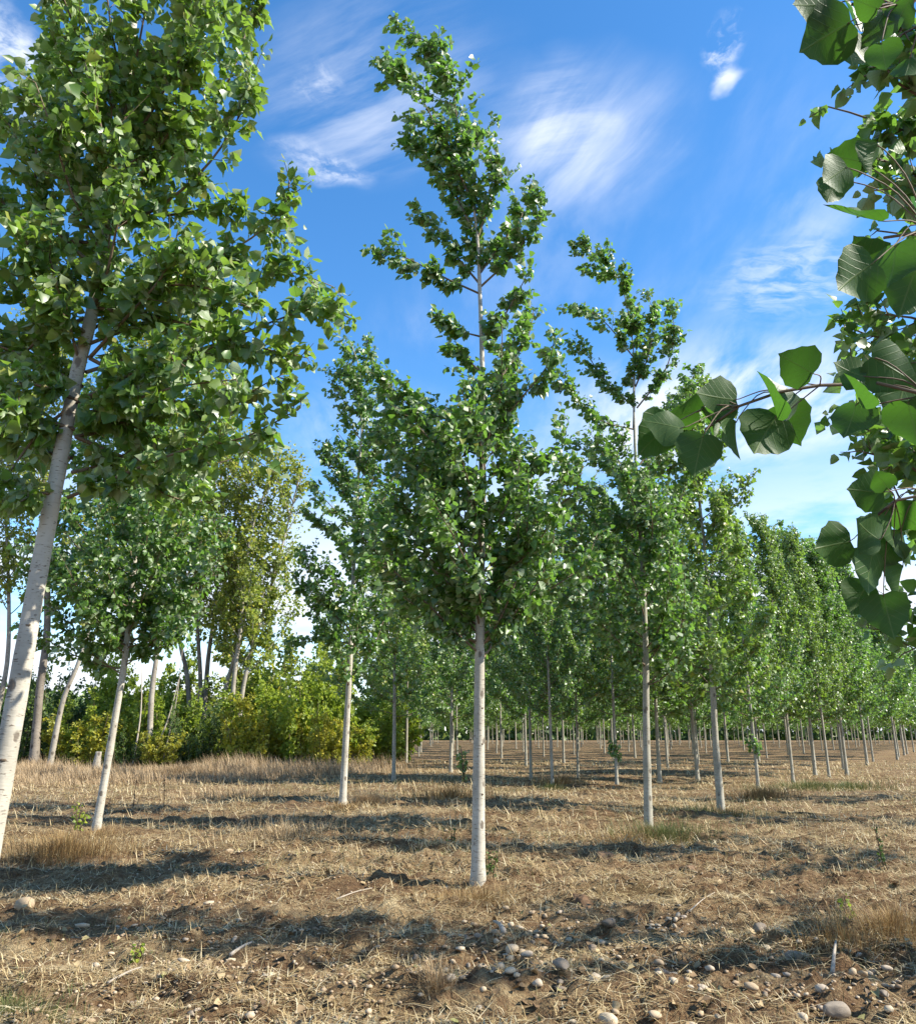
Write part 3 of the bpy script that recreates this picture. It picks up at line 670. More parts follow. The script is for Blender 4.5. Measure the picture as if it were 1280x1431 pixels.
# ------------------------------------------------------------------ trees
def ground_pt(px, py):
    g = on_ground(px, py); g[2] = float(ground_h(g[0], g[1])); return g
def near_tree(name, label, base, trunk_px, Y, r0, r1, plumes, auto, size, dens, seed, wind=0.6, nsingle=300, single=MID_ME, mat='leaf', bark='bark', knots=(), tpl=None):
    dens = dens * 2.3; fat = {2: 1.45, 1: 1.25, 5: 1.3}.get(seed, 1.12); pk = 1.35 if seed in (1, 5) else 1.0
    rng = np.random.default_rng(seed)
    base = np.asarray(base, float); root = empty(name, base); tag(root, label, 'tree', 'young poplars of the plantation')
    line = [base - [0, 0, 0.12]] + [at(px, py, Y) for px, py in trunk_px]
    me, TP, TR = trunk_mesh([p - base for p in line], r0, r1, rng, bark, 16, n=60, power=0.6 if seed == 2 else 0.85)
    trunk = link('trunk', me, root)
    for px, py in knots:                                    # pruning scars on the side towards the camera
        c = at(px, py, Y) - base; k = np.argmin(np.abs(TP[:, 2] - c[2])); rr = TR[k]
        off = np.clip((c[0] - TP[k][0]), -rr * 0.45, rr * 0.45); yy = -math.sqrt(max(rr * rr - off * off, 0))
        V, T = stone_mesh(300 + px, 2); V = V * [rr * 0.34, rr * 0.14, rr * 0.30] + [TP[k][0] + off, TP[k][1] + yy * 0.96, c[2]]
        link('knot', tri_mesh('knot', V, T, 'twig'), trunk)
    leaves = []
    def trunk_at(z):
        return np.array([np.interp(z, TP[:, 2], TP[:, 0]), np.interp(z, TP[:, 2], TP[:, 1]), z])
    def add(pts, r, d, br):
        w = Acc(); P = smooth_line(pts, 14); w.add(*tube(P, np.linspace(br, 0.004, 14), 6))
        dress(P, r, d, size, rng, w, leaves, wind); V, T = w.get()
        link('branch', tri_mesh('branch', V, T, 'twig'), root)
    for pl in plumes:                                       # traced limbs: pixels, radius (px), depth sway
        pts_px, rpx, sway, k = pl
        m = rpx * Y / F / 0.93; pts = []
        for q, (px, py) in enumerate(pts_px):
            f = q / (len(pts_px) - 1); p = at(px, py, Y + sway * f ** 0.8); pts.append(p - base)
        add(pts, m * fat, dens * k * pk, 0.008 + 0.008 * min(1, len(pts_px) / 4))
    for (z0, z1, n, len0, len1, r, up, k) in auto:
        for i in range(n):
            f = (i + rng.random() * 0.8) / n; z = z0 + (z1 - z0) * f
            az = i * 2.39996 + rng.random() * 0.7 + seed
            Lb = (len0 + (len1 - len0) * f) * rng.uniform(0.75, 1.2)
            add(branch_line(trunk_at(z), az, Lb, up + rng.normal() * 0.12, rng, wind), r * rng.uniform(0.85, 1.15), dens * k, 0.013)
    P, D, N, S = cat(leaves)
    camp = np.array([0, 0, CAMZ]) - base
    if nsingle:
        score = S / np.linalg.norm(P - camp, axis=1)
        wp = P + base; dep = wp[:, 1] * CP + (wp[:, 2] - CAMZ) * SP
        pxx = W / 2 + F * wp[:, 0] / np.maximum(dep, 0.1); pyy = H / 2 - F * (-wp[:, 1] * SP + (wp[:, 2] - CAMZ) * CP) / np.maximum(dep, 0.1)
        vis = (pxx > -10) & (pxx < W + 10) & (pyy > -10) & (pyy < H)
        idx = np.argsort(-(score * vis))[:nsingle]
        for i in idx: place_leaf(root, single[rng.integers(0, len(single))], P[i], D[i], N[i], S[i])
        keep = np.ones(len(P), bool); keep[idx] = False; P, D, N, S = P[keep], D[keep], N[keep], S[keep]
    f = link('foliage', leaf_mesh('foliage', (P, D, N, S), mat, TPL6, rng), root); f['kind'] = 'stuff'
    return root, len(P)

# middle poplar
c0 = ground_pt(668, 1240)
PL_C = [([(672, 430), (668, 330), (655, 250), (641, 180), (630, 115), (604, 62), (552, 34)], 36, 0.1, 1.7),
        ([(655, 270), (618, 196), (592, 142), (562, 108), (534, 84)], 28, -0.25, 1.6),
        ([(660, 320), (625, 250), (592, 212), (568, 182)], 18, 0.3, 1.1), ([(645, 215), (668, 190), (690, 172)], 15, 0.3, 1.0),
        ([(668, 330), (690, 270), (700, 240), (690, 205)], 18, -0.2, 1.0),
        ([(672, 400), (712, 362), (742, 322), (755, 290), (748, 258)], 19, -0.3, 1.2), ([(672, 380), (700, 340), (730, 300), (722, 280)], 16, 0.4, 1.0),
        ([(670, 410), (622, 388), (572, 362), (526, 346)], 22, -0.35, 1.2), ([(669, 395), (632, 350), (602, 306), (580, 292)], 18, 0.2, 1.1),
        ([(671, 470), (642, 462), (608, 446)], 15, -0.3, 1.0), ([(672, 520), (652, 502), (630, 488)], 12, 0.3, 0.9),
        ([(674, 480), (705, 440), (728, 400), (738, 380)], 18, -0.3, 1.1), ([(675, 560), (712, 510), (738, 470), (746, 430)], 22, 0.4, 1.1),
        ([(675, 620), (725, 560), (765, 510), (775, 470)], 24, -0.5, 1.1), ([(675, 640), (700, 580), (720, 520)], 24, 0.6, 1.0),
        ([(672, 690), (622, 622), (575, 570), (528, 522)], 24, -0.4, 1.25), ([(672, 720), (612, 672), (575, 640), (548, 612)], 26, 0.5, 1.1),
        ([(672, 640), (640, 600), (610, 570), (590, 560)], 22, 0.5, 1.0), ([(675, 720), (740, 660), (780, 620), (795, 590)], 26, 0.3, 1.1),
        ([(675, 800), (750, 730), (800, 690), (815, 650)], 28, -0.5, 1.1), ([(675, 860), (610, 800), (560, 760), (540, 730)], 28, -0.6, 1.1),
        ([(675, 900), (760, 830), (815, 790), (835, 745)], 28, 0.5, 1.0), ([(674, 905), (610, 860), (570, 830), (555, 800)], 26, 0.6, 1.0)]
near_tree('poplar_tree', 'tall young poplar in the middle, its leafy top bent left by wind', c0,
          [(669, 1100), (670, 950), (672, 800), (674, 650), (674, 520), (671, 420), (666, 320), (655, 250)], c0[1], 0.076, 0.014, PL_C,
          [(2.2, 4.9, 30, 1.8, 1.35, 0.28, 0.6, 1.0), (2.3, 3.2, 8, 1.5, 1.6, 0.28, 0.1, 0.9)], 0.083, 78, 1, 0.7, 300, knots=((676, 1110), (675, 1040), (674, 990)))
# white leaning trunk at the left edge
l0 = ground_pt(-58, 1392)
PL_L = [([(95, 695), (160, 668), (260, 628), (340, 612), (420, 570)], 32, -0.5, 1.0), ([(115, 560), (220, 520), (330, 470), (440, 430), (490, 445)], 36, -0.3, 1.2),
        ([(125, 480), (230, 440), (330, 410), (400, 380), (465, 400)], 34, 0.4, 1.1), ([(140, 400), (250, 380), (340, 340), (395, 290), (405, 250)], 26, -0.3, 1.0),
        ([(125, 500), (240, 560), (320, 560), (400, 520)], 34, 0.5, 1.0), ([(150, 280), (240, 220), (310, 130), (345, 40), (360, -40)], 32, 0.2, 1.3),
        ([(150, 320), (220, 290), (290, 230), (340, 150), (352, 80)], 34, -0.5, 1.2), ([(155, 240), (215, 150), (260, 60), (280, -40)], 36, -0.5, 1.3),
        ([(170, 150), (240, 80), (300, 0), (330, -80)], 36, 0.5, 1.3), ([(140, 380), (60, 300), (50, 220), (60, 130)], 34, -0.4, 1.1),
        ([(150, 300), (100, 200), (85, 120), (75, 30)], 34, 0.4, 1.2), ([(165, 160), (120, 80), (90, 0), (60, -60)], 34, -0.5, 1.2),
        ([(125, 470), (40, 420), (-20, 360), (-50, 300)], 38, -0.3, 1.1), ([(115, 540), (40, 500), (-30, 470), (-80, 430)], 38, 0.4, 1.1),
        ([(105, 600), (40, 580), (-20, 560), (-70, 540)], 34, -0.4, 1.1), ([(125, 500), (180, 440), (230, 380), (250, 320)], 38, -0.6, 1.2),
        ([(120, 520), (180, 500), (240, 470), (290, 430)], 38, 0.6, 1.2), ([(110, 580), (180, 560), (250, 540), (330, 530)], 32, -0.7, 1.1),
        ([(105, 610), (150, 600), (210, 570), (260, 580)], 32, 0.4, 1.0), ([(75, 690), (50, 690), (30, 700)], 18, -0.3, 0.9), ([(110, 560), (60, 600), (20, 650), (-10, 700)], 26, -0.2, 1.0), ([(130, 440), (60, 470), (10, 520), (-40, 560)], 30, 0.5, 1.1),
        ([(145, 340), (60, 330), (10, 290), (-40, 230)], 32, 0.3, 1.1), ([(155, 240), (60, 220), (10, 170), (-30, 110)], 30, 0.4, 1.1), ([(110, 580), (200, 600), (270, 650), (330, 640)], 24, 0.2, 0.9), ([(100, 660), (170, 650), (230, 690), (280, 705)], 22, 0.5, 0.9), ([(135, 430), (250, 450), (340, 480), (430, 500)], 26, 0.1, 0.9), ([(150, 300), (240, 300), (330, 290), (400, 340)], 24, 0.4, 0.8),
        ([(132, 430), (150, 380), (165, 310), (185, 240)], 40, -0.6, 1.2), ([(145, 330), (150, 250), (140, 170), (120, 90)], 42, -0.6, 1.3), ([(165, 200), (185, 110), (200, 30), (215, -50)], 42, -0.6, 1.3),
        ([(160, 240), (225, 200), (265, 130), (280, 60)], 40, -0.3, 1.2), ([(125, 470), (80, 430), (50, 370), (30, 320)], 40, -0.6, 1.2), ([(110, 560), (60, 540), (20, 540), (-30, 600)], 36, -0.5, 1.2),
        ([(112, 560), (170, 530), (230, 500), (270, 520)], 36, -0.7, 1.1), ([(140, 400), (200, 400), (280, 400), (350, 430)], 36, -0.5, 1.1), ([(105, 610), (180, 640), (240, 640), (300, 620)], 26, 0.3, 0.9), ([(100, 640), (60, 630), (10, 610), (-30, 590)], 30, 0.3, 1.0)]
near_tree('poplar_tree', 'white leaning poplar trunk with knots at the left edge, crown leaving the frame', l0,
          [(-19, 1200), (19, 1000), (45, 850), (75, 690), (108, 520), (130, 430), (150, 300), (172, 150), (190, 0), (200, -120)], l0[1], 0.098, 0.024, PL_L,
          [(4.0, 7.2, 16, 1.3, 1.0, 0.33, 0.75, 1.1)], 0.080, 92, 2, 0.15, 300, mat='leaf_warm', knots=((48, 800), (82, 628), (20, 960), (12, 1062), (45, 875)))
print('near trees ok')
# slim tree left (second)
s0 = ground_pt(133, 1165)
near_tree('poplar_tree', 'slim leaning poplar with low dense crown, second trunk from the left edge', s0,
          [(148, 1080), (165, 980), (176, 910), (192, 740), (206, 600), (222, 480), (236, 400)], s0[1], 0.068, 0.016,
          [([(178, 890), (120, 850), (90, 800), (80, 770)], 28, -0.5, 1.1), ([(180, 860), (250, 830), (300, 790), (320, 740)], 30, -0.5, 1.1), ([(185, 800), (110, 760), (95, 690)], 28, 0.5, 1.0),
           ([(178, 900), (140, 900), (110, 885)], 20, -0.7, 1.0), ([(178, 905), (225, 890), (270, 860)], 22, -0.7, 1.0)],
          [(2.4, 7.5, 50, 2.5, 1.5, 0.34, 0.5, 1.1), (2.5, 3.6, 9, 1.9, 1.9, 0.32, 0.05, 1.0)], 0.088, 80, 3, 0.35, 0)
# left of centre
k0 = ground_pt(478, 1142)
near_tree('poplar_tree', 'slender poplar left of centre with a thin see-through crown', k0,
          [(484, 1020), (489, 930), (494, 800), (500, 680), (506, 590), (503, 520), (490, 478)], k0[1], 0.074, 0.01,
          [([(490, 880), (450, 842), (425, 820), (405, 798)], 16, -0.4, 1.0), ([(488, 900), (440, 890), (405, 905)], 15, 0.3, 0.8), ([(497, 760), (540, 690), (556, 640), (560, 600)], 15, 0.3, 1.0), ([(498, 720), (465, 660), (455, 620)], 14, -0.3, 0.9),
           ([(505, 600), (500, 540), (492, 500), (482, 478)], 17, 0.1, 1.2), ([(500, 680), (528, 620), (540, 590)], 14, -0.4, 0.9)],
          [(2.2, 9.2, 38, 1.8, 0.7, 0.27, 0.65, 1.0)], 0.090, 78, 4, 0.5, 0)
# right of the middle
r0_ = ground_pt(906, 1167)
PL_R = [([(885, 600), (886, 500), (872, 410), (848, 365), (808, 343)], 27, 0.1, 1.8), ([(886, 500), (850, 455), (825, 435), (800, 430)], 16, -0.3, 1.1), ([(887, 570), (845, 530), (815, 490), (790, 478)], 14, 0.4, 1.0),
        ([(886, 600), (840, 588), (805, 558), (775, 520)], 15, -0.3, 1.1), ([(888, 540), (908, 490), (912, 440), (904, 408)], 14, 0.3, 1.1), ([(890, 570), (928, 520), (942, 470), (937, 425)], 15, -0.3, 1.1),
        ([(893, 650), (940, 590), (965, 550), (968, 515)], 19, 0.4, 1.1), ([(893, 680), (960, 640), (1000, 600), (1020, 575)], 19, -0.4, 1.0), ([(890, 660), (855, 640), (850, 630)], 9, 0, 0.6), ([(897, 760), (850, 720), (835, 690)], 18, -0.4, 1.0)]
near_tree('poplar_tree', 'poplar right of the middle one, narrow plume top swept left', r0_,
          [(903, 1020), (902, 900), (897, 780), (890, 680), (886, 580), (886, 500)], r0_[1], 0.074, 0.014, PL_R,
          [(2.3, 5.9, 34, 2.1, 1.4, 0.29, 0.6, 1.0), (2.3, 3.4, 7, 1.6, 1.7, 0.3, 0.1, 0.9)], 0.085, 80, 5, 0.6, 0, bark='bark_grey')
q0 = ground_pt(1008, 1136)
near_tree('poplar_tree', 'poplar with curved grey foot, third trunk rightwards from the middle one', q0,
          [(1000, 1040), (996, 960), (990, 850), (984, 760), (976, 690), (974, 640), (970, 590)], q0[1], 0.080, 0.014,
          [([(980, 720), (975, 650), (968, 610), (955, 590)], 20, 0.2, 1.2), ([(985, 760), (1030, 700), (1050, 660)], 18, -0.3, 1.1)],
          [(2.3, 9.0, 46, 2.2, 0.8, 0.28, 0.65, 1.0), (2.2, 3.4, 8, 1.7, 1.8, 0.3, 0.05, 0.9)], 0.088, 78, 6, 0.4, 0, mat='leaf_warm', bark='bark_grey')
print('six trees ok')

# poplar reaching in from the right, its trunk outside the frame
def right_tree():
    rng = np.random.default_rng(9)
    base = np.array([3.05, 2.3, 0.0]); base[2] = ground_h(base[0], base[1])
    root = empty('poplar_tree', base); tag(root, 'near poplar reaching in from the right edge with big dark leaves', 'tree', 'young poplars of the plantation')
    me, TP, TR = trunk_mesh([[0, 0, -.1], [0, 0, 3], [-0.05, 0.02, 6], [-.3, .1, 8.8], [-.8, .1, 10.4]], 0.09, 0.016, rng, 'bark', 16)
    link('trunk', me, root)
    leaves = []
    def wood(lines, thick):
        w = Acc()
        for P, r in lines: w.add(*tube(smooth_line(P, 12), np.linspace(r, r * 0.45, 12), 6))
        return w
    # limbs seen further up: (pixel, distance along the ground) pairs
    far = [([(1320, 175, 3.6), (1260, 180, 3.6), (1200, 160, 3.6), (1155, 148, 3.6)], 0.10), ([(1330, 250, 3.2), (1270, 235, 3.2), (1210, 218, 3.2), (1165, 222, 3.2)], 0.11),
           ([(1340, 500, 3.9), (1280, 480, 3.9), (1220, 470, 3.9), (1180, 455, 3.9)], 0.14), ([(1340, 600, 3.7), (1280, 560, 3.7), (1220, 520, 3.7), (1190, 500, 3.7)], 0.15),
           ([(1350, 640, 3.9), (1290, 620, 3.9), (1230, 590, 3.9), (1175, 575, 3.9)], 0.13), ([(1350, 700, 3.8), (1290, 660, 3.8), (1240, 640, 3.8), (1200, 630, 3.8)], 0.14), ([(1350, 780, 4.1), (1300, 740, 4.1), (1260, 700, 4.1), (1240, 660, 4.1)], 0.14),
           ([(1350, 330, 3.4), (1300, 300, 3.4), (1255, 270, 3.4), (1235, 240, 3.4)], 0.11), ([(1340, 60, 3.0), (1290, 70, 3.0), (1240, 90, 3.0), (1200, 110, 3.0)], 0.10), ([(1340, 340, 3.6), (1290, 330, 3.6), (1250, 325, 3.6), (1225, 322, 3.6)], 0.09),
           ([(1380, 860, 4.4), (1320, 850, 4.4), (1270, 850, 4.4), (1235, 880, 4.4)], 0.15), ([(1380, 930, 4.4), (1330, 910, 4.4), (1280, 900, 4.4), (1260, 915, 4.4)], 0.14), ([(1350, 470, 3.3), (1300, 450, 3.3), (1250, 440, 3.3), (1205, 440, 3.3)], 0.12), ([(1350, 680, 3.5), (1300, 650, 3.5), (1250, 610, 3.5), (1210, 600, 3.5)], 0.13), ([(1350, 40, 2.5), (1310, 30, 2.5), (1270, 40, 2.5), (1240, 70, 2.5)], 0.10), ([(1350, 120, 2.8), (1310, 100, 2.8), (1270, 60, 2.8), (1245, 20, 2.8)], 0.10), ([(1350, 290, 2.9), (1310, 270, 2.9), (1270, 262, 2.9), (1230, 265, 2.9)], 0.09), ([(1350, 150, 2.6), (1300, 140, 2.6), (1260, 120, 2.6), (1235, 90, 2.6)], 0.10), ([(1380, 800, 4.3), (1330, 780, 4.3), (1290, 770, 4.3), (1265, 760, 4.3)], 0.14)]
    for pts, r in far:
        P = [at(a, b, y) - base for a, b, y in pts]
        z = max(P[0][2] - 0.7, 1.9); s = np.array([np.interp(z, TP[:, 2], TP[:, 0]), np.interp(z, TP[:, 2], TP[:, 1]), z])
        Q = smooth_line([s] + P, 18); w = Acc(); w.add(*tube(Q, np.linspace(0.02, 0.004, 18), 6))
        dress(Q, r * 1.3, 105, 0.078, rng, w, leaves, 0.35, start=0.3); link('branch', tri_mesh('branch', *w.get(), 'twig'), root)
    # the rest of the crown, outside the frame
    for i in range(30):
        f = i / 30; z = 2.6 + 6.6 * f; az = -0.9 + 2.9 * ((i * 0.618) % 1.0) - 0.35
        s = np.array([np.interp(z, TP[:, 2], TP[:, 0]), np.interp(z, TP[:, 2], TP[:, 1]), z])
        Q = branch_line(s, az, 1.6 - 0.9 * f, 0.75, rng, 0.2); w = Acc(); w.add(*tube(Q, np.linspace(0.015, 0.004, len(Q)), 6))
        dress(Q, 0.25, 130, 0.085, rng, w, leaves, 0.4); link('branch', tri_mesh('branch', *w.get(), 'twig'), root)
    # big leaves close to the lens: (px, py, length px, tip direction deg, facing tilt, distance, mesh)
    sets = [  # twig pixels (first point nearest the trunk), distance, leaves
        ([(1330, 520), (1260, 535), (1165, 537), (1112, 543), (1060, 556), (1015, 577), (985, 600)], 1.75,
         [(1112, 508, 62, 150, .2, 0), (1080, 552, 78, 100, -1.2, 4), (1000, 556, 66, 175, .5, 0), (945, 578, 74, 185, .9, 2), (912, 612, 72, 215, .2, 1), (975, 636, 66, 255, .1, 0), (992, 592, 52, 300, -.9, 4), (1066, 610, 82, 235, .3, 1), (1104, 592, 66, 300, .3, 0), (1026, 614, 58, 265, 1.3, 4), (928, 592, 60, 165, .8, 3)]),
        ([(1360, 560), (1310, 555), (1270, 545), (1225, 535)], 1.35, [(1258, 548, 108, 250, .1, 0), (1250, 516, 80, 330, .3, 3), (1197, 545, 58, 110, -1.3, 4), (1190, 590, 62, 255, .8, 1), (1185, 520, 50, 160, .5, 2), (1275, 590, 70, 290, .4, 1)]),
        ([(1350, 700), (1300, 690), (1250, 700), (1215, 730)], 1.85, [(1208, 686, 58, 175, .2, 0), (1232, 670, 34, 120, .4, 2), (1160, 762, 66, 190, .3, 1), (1208, 742, 60, 150, .5, 2), (1243, 735, 62, 260, .9, 4), (1240, 775, 52, 245, -1.0, 1), (1212, 800, 66, 250, .3, 0), (1198, 838, 56, 235, .3, 1), (1240, 860, 66, 280, .15, 0), (1268, 765, 56, 300, .9, 3), (1268, 722, 50, 330, .7, 2), (1255, 812, 50, 250, .6, 4)]),
        ([(1360, 310), (1320, 318), (1270, 328), (1235, 332)], 1.5, [(1192, 302, 84, 165, -1.5, 3), (1207, 358, 70, 130, .1, 0), (1190, 388, 84, 215, .1, 2), (1250, 374, 76, 265, .9, 1), (1268, 402, 92, 250, .1, 0), (1282, 300, 70, 80, -1.2, 4), (1165, 245, 58, 215, .1, 0), (1178, 220, 56, 165, .4, 2), (1218, 222, 50, 250, .5, 4), (1160, 268, 44, 245, .1, 1)]),
        ([(1370, -20), (1310, 5), (1250, 10), (1190, 5)], 1.45, [(1135, 8, 70, 190, .2, 0), (1150, 52, 86, 205, .15, 1), (1186, 16, 60, 100, -1.4, 3), (1185, 70, 74, 260, .2, 0), (1222, 40, 54, 240, -1.3, 4), (1248, 42, 44, 80, -1.1, 2), (1262, 14, 42, 60, .2, 1), (1235, 80, 48, 280, .5, 2), (1268, 95, 46, 250, .6, 4), (1210, 5, 40, 150, .5, 3)])]
    fwd = np.array([0, CP, SP]); rt = np.array([1.0, 0, 0]); up = np.array([0, -SP, CP])
    for tw, dist, lv in sets:
        P = [at(a, b, dist * ray(a, b)[1]) - base for a, b in tw]
        z = max(P[0][2] - 0.35, 1.6); s = np.array([np.interp(z, TP[:, 2], TP[:, 0]), np.interp(z, TP[:, 2], TP[:, 1]), z])
        Q = smooth_line([s, (s + P[0]) / 2 + [0, 0, 0.05]] + P, 30); w = Acc(); w.add(*tube(Q, np.linspace(0.012, 0.0028, 30), 7))
        for px, py, ln, ang, tilt, k in lv:
            a = math.radians(ang); D = rt * math.cos(a) + up * math.sin(a) + fwd * rng.normal() * 0.18
            # tilt 0: the leaf is seen from below, face on; larger: turned edge on; negative: upper face to the lens
            side = np.cross(D, fwd)
            N = (fwd * math.cos(tilt) + side * math.sin(tilt) * rng.choice([-1, 1])) if tilt >= 0 else (-fwd * 0.75 + np.array([0.6, 0, 0.75]))
            N = N + np.array([0, 0, 0.25])
            dd = dist * (1 + rng.normal() * 0.03); size = ln / F * dd * 1.0
            c = at(px, py, dd * ray(px, py)[1]) - base; Db = unit(D)
            p0 = c - Db * size * 0.45
            place_leaf(root, HI_ME[k], p0, D, N, size)
            j = np.argmin(np.linalg.norm(Q - p0, axis=1)); j = max(j - 1, 0); mid = (Q[j] + p0) / 2 + np.array([0, 0, 0.014]) - Db * 0.012
            w.add(*tube(smooth_line([Q[j], mid, p0, p0 + Db * size * 0.05], 8), np.linspace(0.0017, 0.0011, 8), 5))
        link('branch', tri_mesh('branch', *w.get(), 'twig'), root)
    P_, D_, N_, S_ = cat(leaves)
    wp = P_ + base; dep = wp[:, 1] * CP + (wp[:, 2] - CAMZ) * SP; vis = (dep > 0.3) & (W / 2 + F * wp[:, 0] / np.maximum(dep, .1) < W + 10)
    idx = np.argsort(-(S_ / np.maximum(dep, .1) * vis))[:230]
    for i in idx: place_leaf(root, MID_ME[rng.integers(0, 5)], P_[i], D_[i], N_[i], S_[i])
    kp = np.ones(len(P_), bool); kp[idx] = False
    f = link('foliage', leaf_mesh('foliage', (P_[kp], D_[kp], N_[kp], S_[kp]), 'leaf', TPL8, rng), root); f['kind'] = 'stuff'
right_tree()
print('right tree ok')

# ---- shared kinds for the rest of the plantation
def poplar_kind(seed, tpls, size, dens, nb, hgt, crown0, rad, mat, wind=0.45, twigs=True, bark='bark_grey'):
    rng = np.random.default_rng(seed)
    lean = rng.normal() * 0.1
    line = [[0, 0, -0.1], [lean * 0.3, 0, hgt * 0.3], [lean, 0.05, hgt * 0.6], [lean - 0.12, 0.05, hgt * 0.85], [lean - 0.55, 0.1, hgt]]
    tm, TP, TR = trunk_mesh(line, 0.062, 0.011, rng, bark, 9, n=30)
    w = Acc(); leaves = []
    for i in range(nb):
        f = (i + rng.random()) / nb; z = crown0 + (hgt * 0.93 - crown0) * f
        s = np.array([np.interp(z, TP[:, 2], TP[:, k]) for k in range(2)] + [z])
        Lb = rad * (1.25 - 0.85 * f) * rng.uniform(0.7, 1.25)
        Q = branch_line(s, i * 2.39996 + rng.random(), Lb, min(0.95, 0.08 + 2.6 * f) if f < 0.3 else 0.78 + 0.2 * f, rng, wind * (0.5 + f))
        w.add(*tube(Q, np.linspace(0.013, 0.004, len(Q)), 4))
        dress(Q, 0.31 * rng.uniform(0.8, 1.2) * (1.1 - 0.35 * f), dens, size, rng, w, leaves, wind, twigs=twigs)
    Q = smooth_line(np.array(line[2:]) + [0, 0, 0.02], 14)
    dress(Q, 0.24, dens * 1.2, size, rng, w, leaves, wind, twigs=twigs)
    return tm, tri_mesh('crown', *w.get(), 'twig'), leaf_mesh('foliage', cat(leaves), mat, tpls, rng)
MIDK = [poplar_kind(100 + k, TPL6, 0.092, 150, 58, 9.9, 2.0, 2.35, 'leaf' if k % 2 else 'leaf_warm') for k in range(4)]
THIN = [poplar_kind(160 + k, TPL6, 0.09, 84, 44, 9.9, 2.3, 1.9, 'leaf') for k in range(2)]
FARK = [poplar_kind(130 + k, TPL2, 0.125, 125, 54, 10.0, 2.1, 2.5, 'leaf' if k % 3 else 'leaf_warm', twigs=False) for k in range(4)]
def plant(kind, x, y, rz, s, label, group, sprout=None):
    z = float(ground_h(x, y)); root = empty('poplar_tree', (x, y, z)); root.rotation_euler = (0, 0, rz); ws = 1.0 + 0.16 * math.sin(x * 12.9 + y * 7.7); root.scale = (s * ws, s * ws, s)
    tag(root, label, 'tree', group)
    link('trunk', kind[0], root); link('branches', kind[1], root)['kind'] = 'stuff'; f = link('foliage', kind[2], root); f['kind'] = 'stuff'
    if sprout:
        rng = np.random.default_rng(int(abs(x * 100))); L = []; w = Acc()
        for k in range(4):
            h = rng.uniform(*sprout); Q = branch_line([0, 0, h], rng.uniform(0, 6.28), 0.4, 0.8, rng, 0.2); w.add(*tube(Q, 0.004, 4)); dress(Q, 0.13, 90, 0.10, rng, w, L, 0.1)
        sp = link('stem_sprout', leaf_mesh('stem_sprout', cat(L), 'leaf', TPL8, rng), root); sp['kind'] = 'stuff'; link('sprout_twigs', tri_mesh('sprout_twigs', *w.get(), 'twig'), sp)
    return root
U, Vv = np.array([2.85, 4.55]), np.array([-5.8, 3.6]); C0 = c0[:2]
lrng = np.random.default_rng(55)
taken = [c0[:2], l0[:2], s0[:2], k0[:2], r0_[:2], q0[:2]]
EX = [  # the nearer ones that the photograph lets one name (base pixel)
    (550, 1094, 'thin poplar in the open alley left of the middle trunk', None), (772, 1100, 'poplar right of the middle trunk with bright tapered stem', None),
    (862, 1098, 'poplar left of the swept-top one with leafy shoots low on its stem', (0.7, 1.5)), (922, 1094, 'poplar just right of and behind the swept-top one', None), (975, 1092, 'thin poplar between the swept-top one and the curved-foot one', None),
    (1060, 1103, 'poplar with dark leafy shoots on its stem right of the curved-foot one', (0.6, 2.2)), (1109, 1100, 'first bare slanting trunk right of the leafy-stemmed poplar', None), (1140, 1093, 'second bare slanting trunk right of the leafy-stemmed poplar', None),
    (1160, 1098, 'third bare slanting trunk right of the leafy-stemmed poplar', None), (1185, 1096, 'fourth bare slanting trunk right of the leafy-stemmed poplar', None), (742, 1090, 'thin poplar close behind the middle trunk on its right', None), (808, 1088, 'thin poplar between the bright stem and the leafy stem right of centre', None)]
for k, (px, py, lab, spr) in enumerate(EX):
    g = on_ground(px, py - 1)
    if px > 1060: g = g * (1 + 0.10 * (px - 1060) / 60)
    taken.append(g[:2]); plant(MIDK[k % 4], g[0], g[1], lrng.uniform(-0.7, 0.7), (0.93 if px > 1000 else 0.97) * lrng.uniform(0.95, 1.04), lab, 'poplars in the second line of the plantation', spr)
for (x, y, lab) in ((6.5, 5.9, 'poplar just outside the right edge whose crown shades the foreground'), (9.1, 10.4, 'poplar outside the right edge, second in its row'), (11.9, 15.0, 'poplar outside the right edge, third in its row'), (14.6, 19.6, 'poplar outside the right edge, fourth in its row')):
    plant(THIN[int(x) % 2], x, y, x, 1.0, lab, 'poplars outside the right edge')
nfar = 0; third = []
for j in range(0, 26):
    for i in range(-30, 34):
        p = C0 + i * U + j * Vv + lrng.normal(size=2) * 0.22
        if p[1] < 25 or p[1] > 150: continue
        px, py = to_px((p[0], p[1], 0))
        if px < 528 + max(0, 34 - p[1]) * 4 or px > 1330: continue
        if min(np.hypot(*(p - t)) for t in taken) < 2.6: continue
        nfar += 1
        band = 'third line' if p[1] < 45 else ('middle depth' if p[1] < 80 else 'far end')
        lab = {'third line': 'young poplar with pale thin trunk in the rows behind the named front trees', 'middle depth': 'small-looking poplar at middle depth in the plantation rows', 'far end': 'tiny distant poplar at the far end of the plantation rows'}[band]
        tr_ = plant((MIDK if p[1] < 36 else FARK)[lrng.integers(0, 4)], p[0], p[1], lrng.uniform(-0.9, 0.9), lrng.uniform(0.82, 1.08), lab, 'plantation poplars, ' + band)
        if band == 'third line': third.append((px, tr_))
ORD = ['first', 'second', 'third', 'fourth', 'fifth', 'sixth', 'seventh', 'eighth', 'ninth', 'tenth', 'eleventh', 'twelfth', 'thirteenth', 'fourteenth', 'fifteenth', 'sixteenth']
for k, (px, tr_) in enumerate(sorted(third, key=lambda a: a[0])):
    tr_['label'] = 'thin pale trunk in the line behind the front poplars, %s from the left' % ORD[min(k, 15)]
print('plantation', nfar)

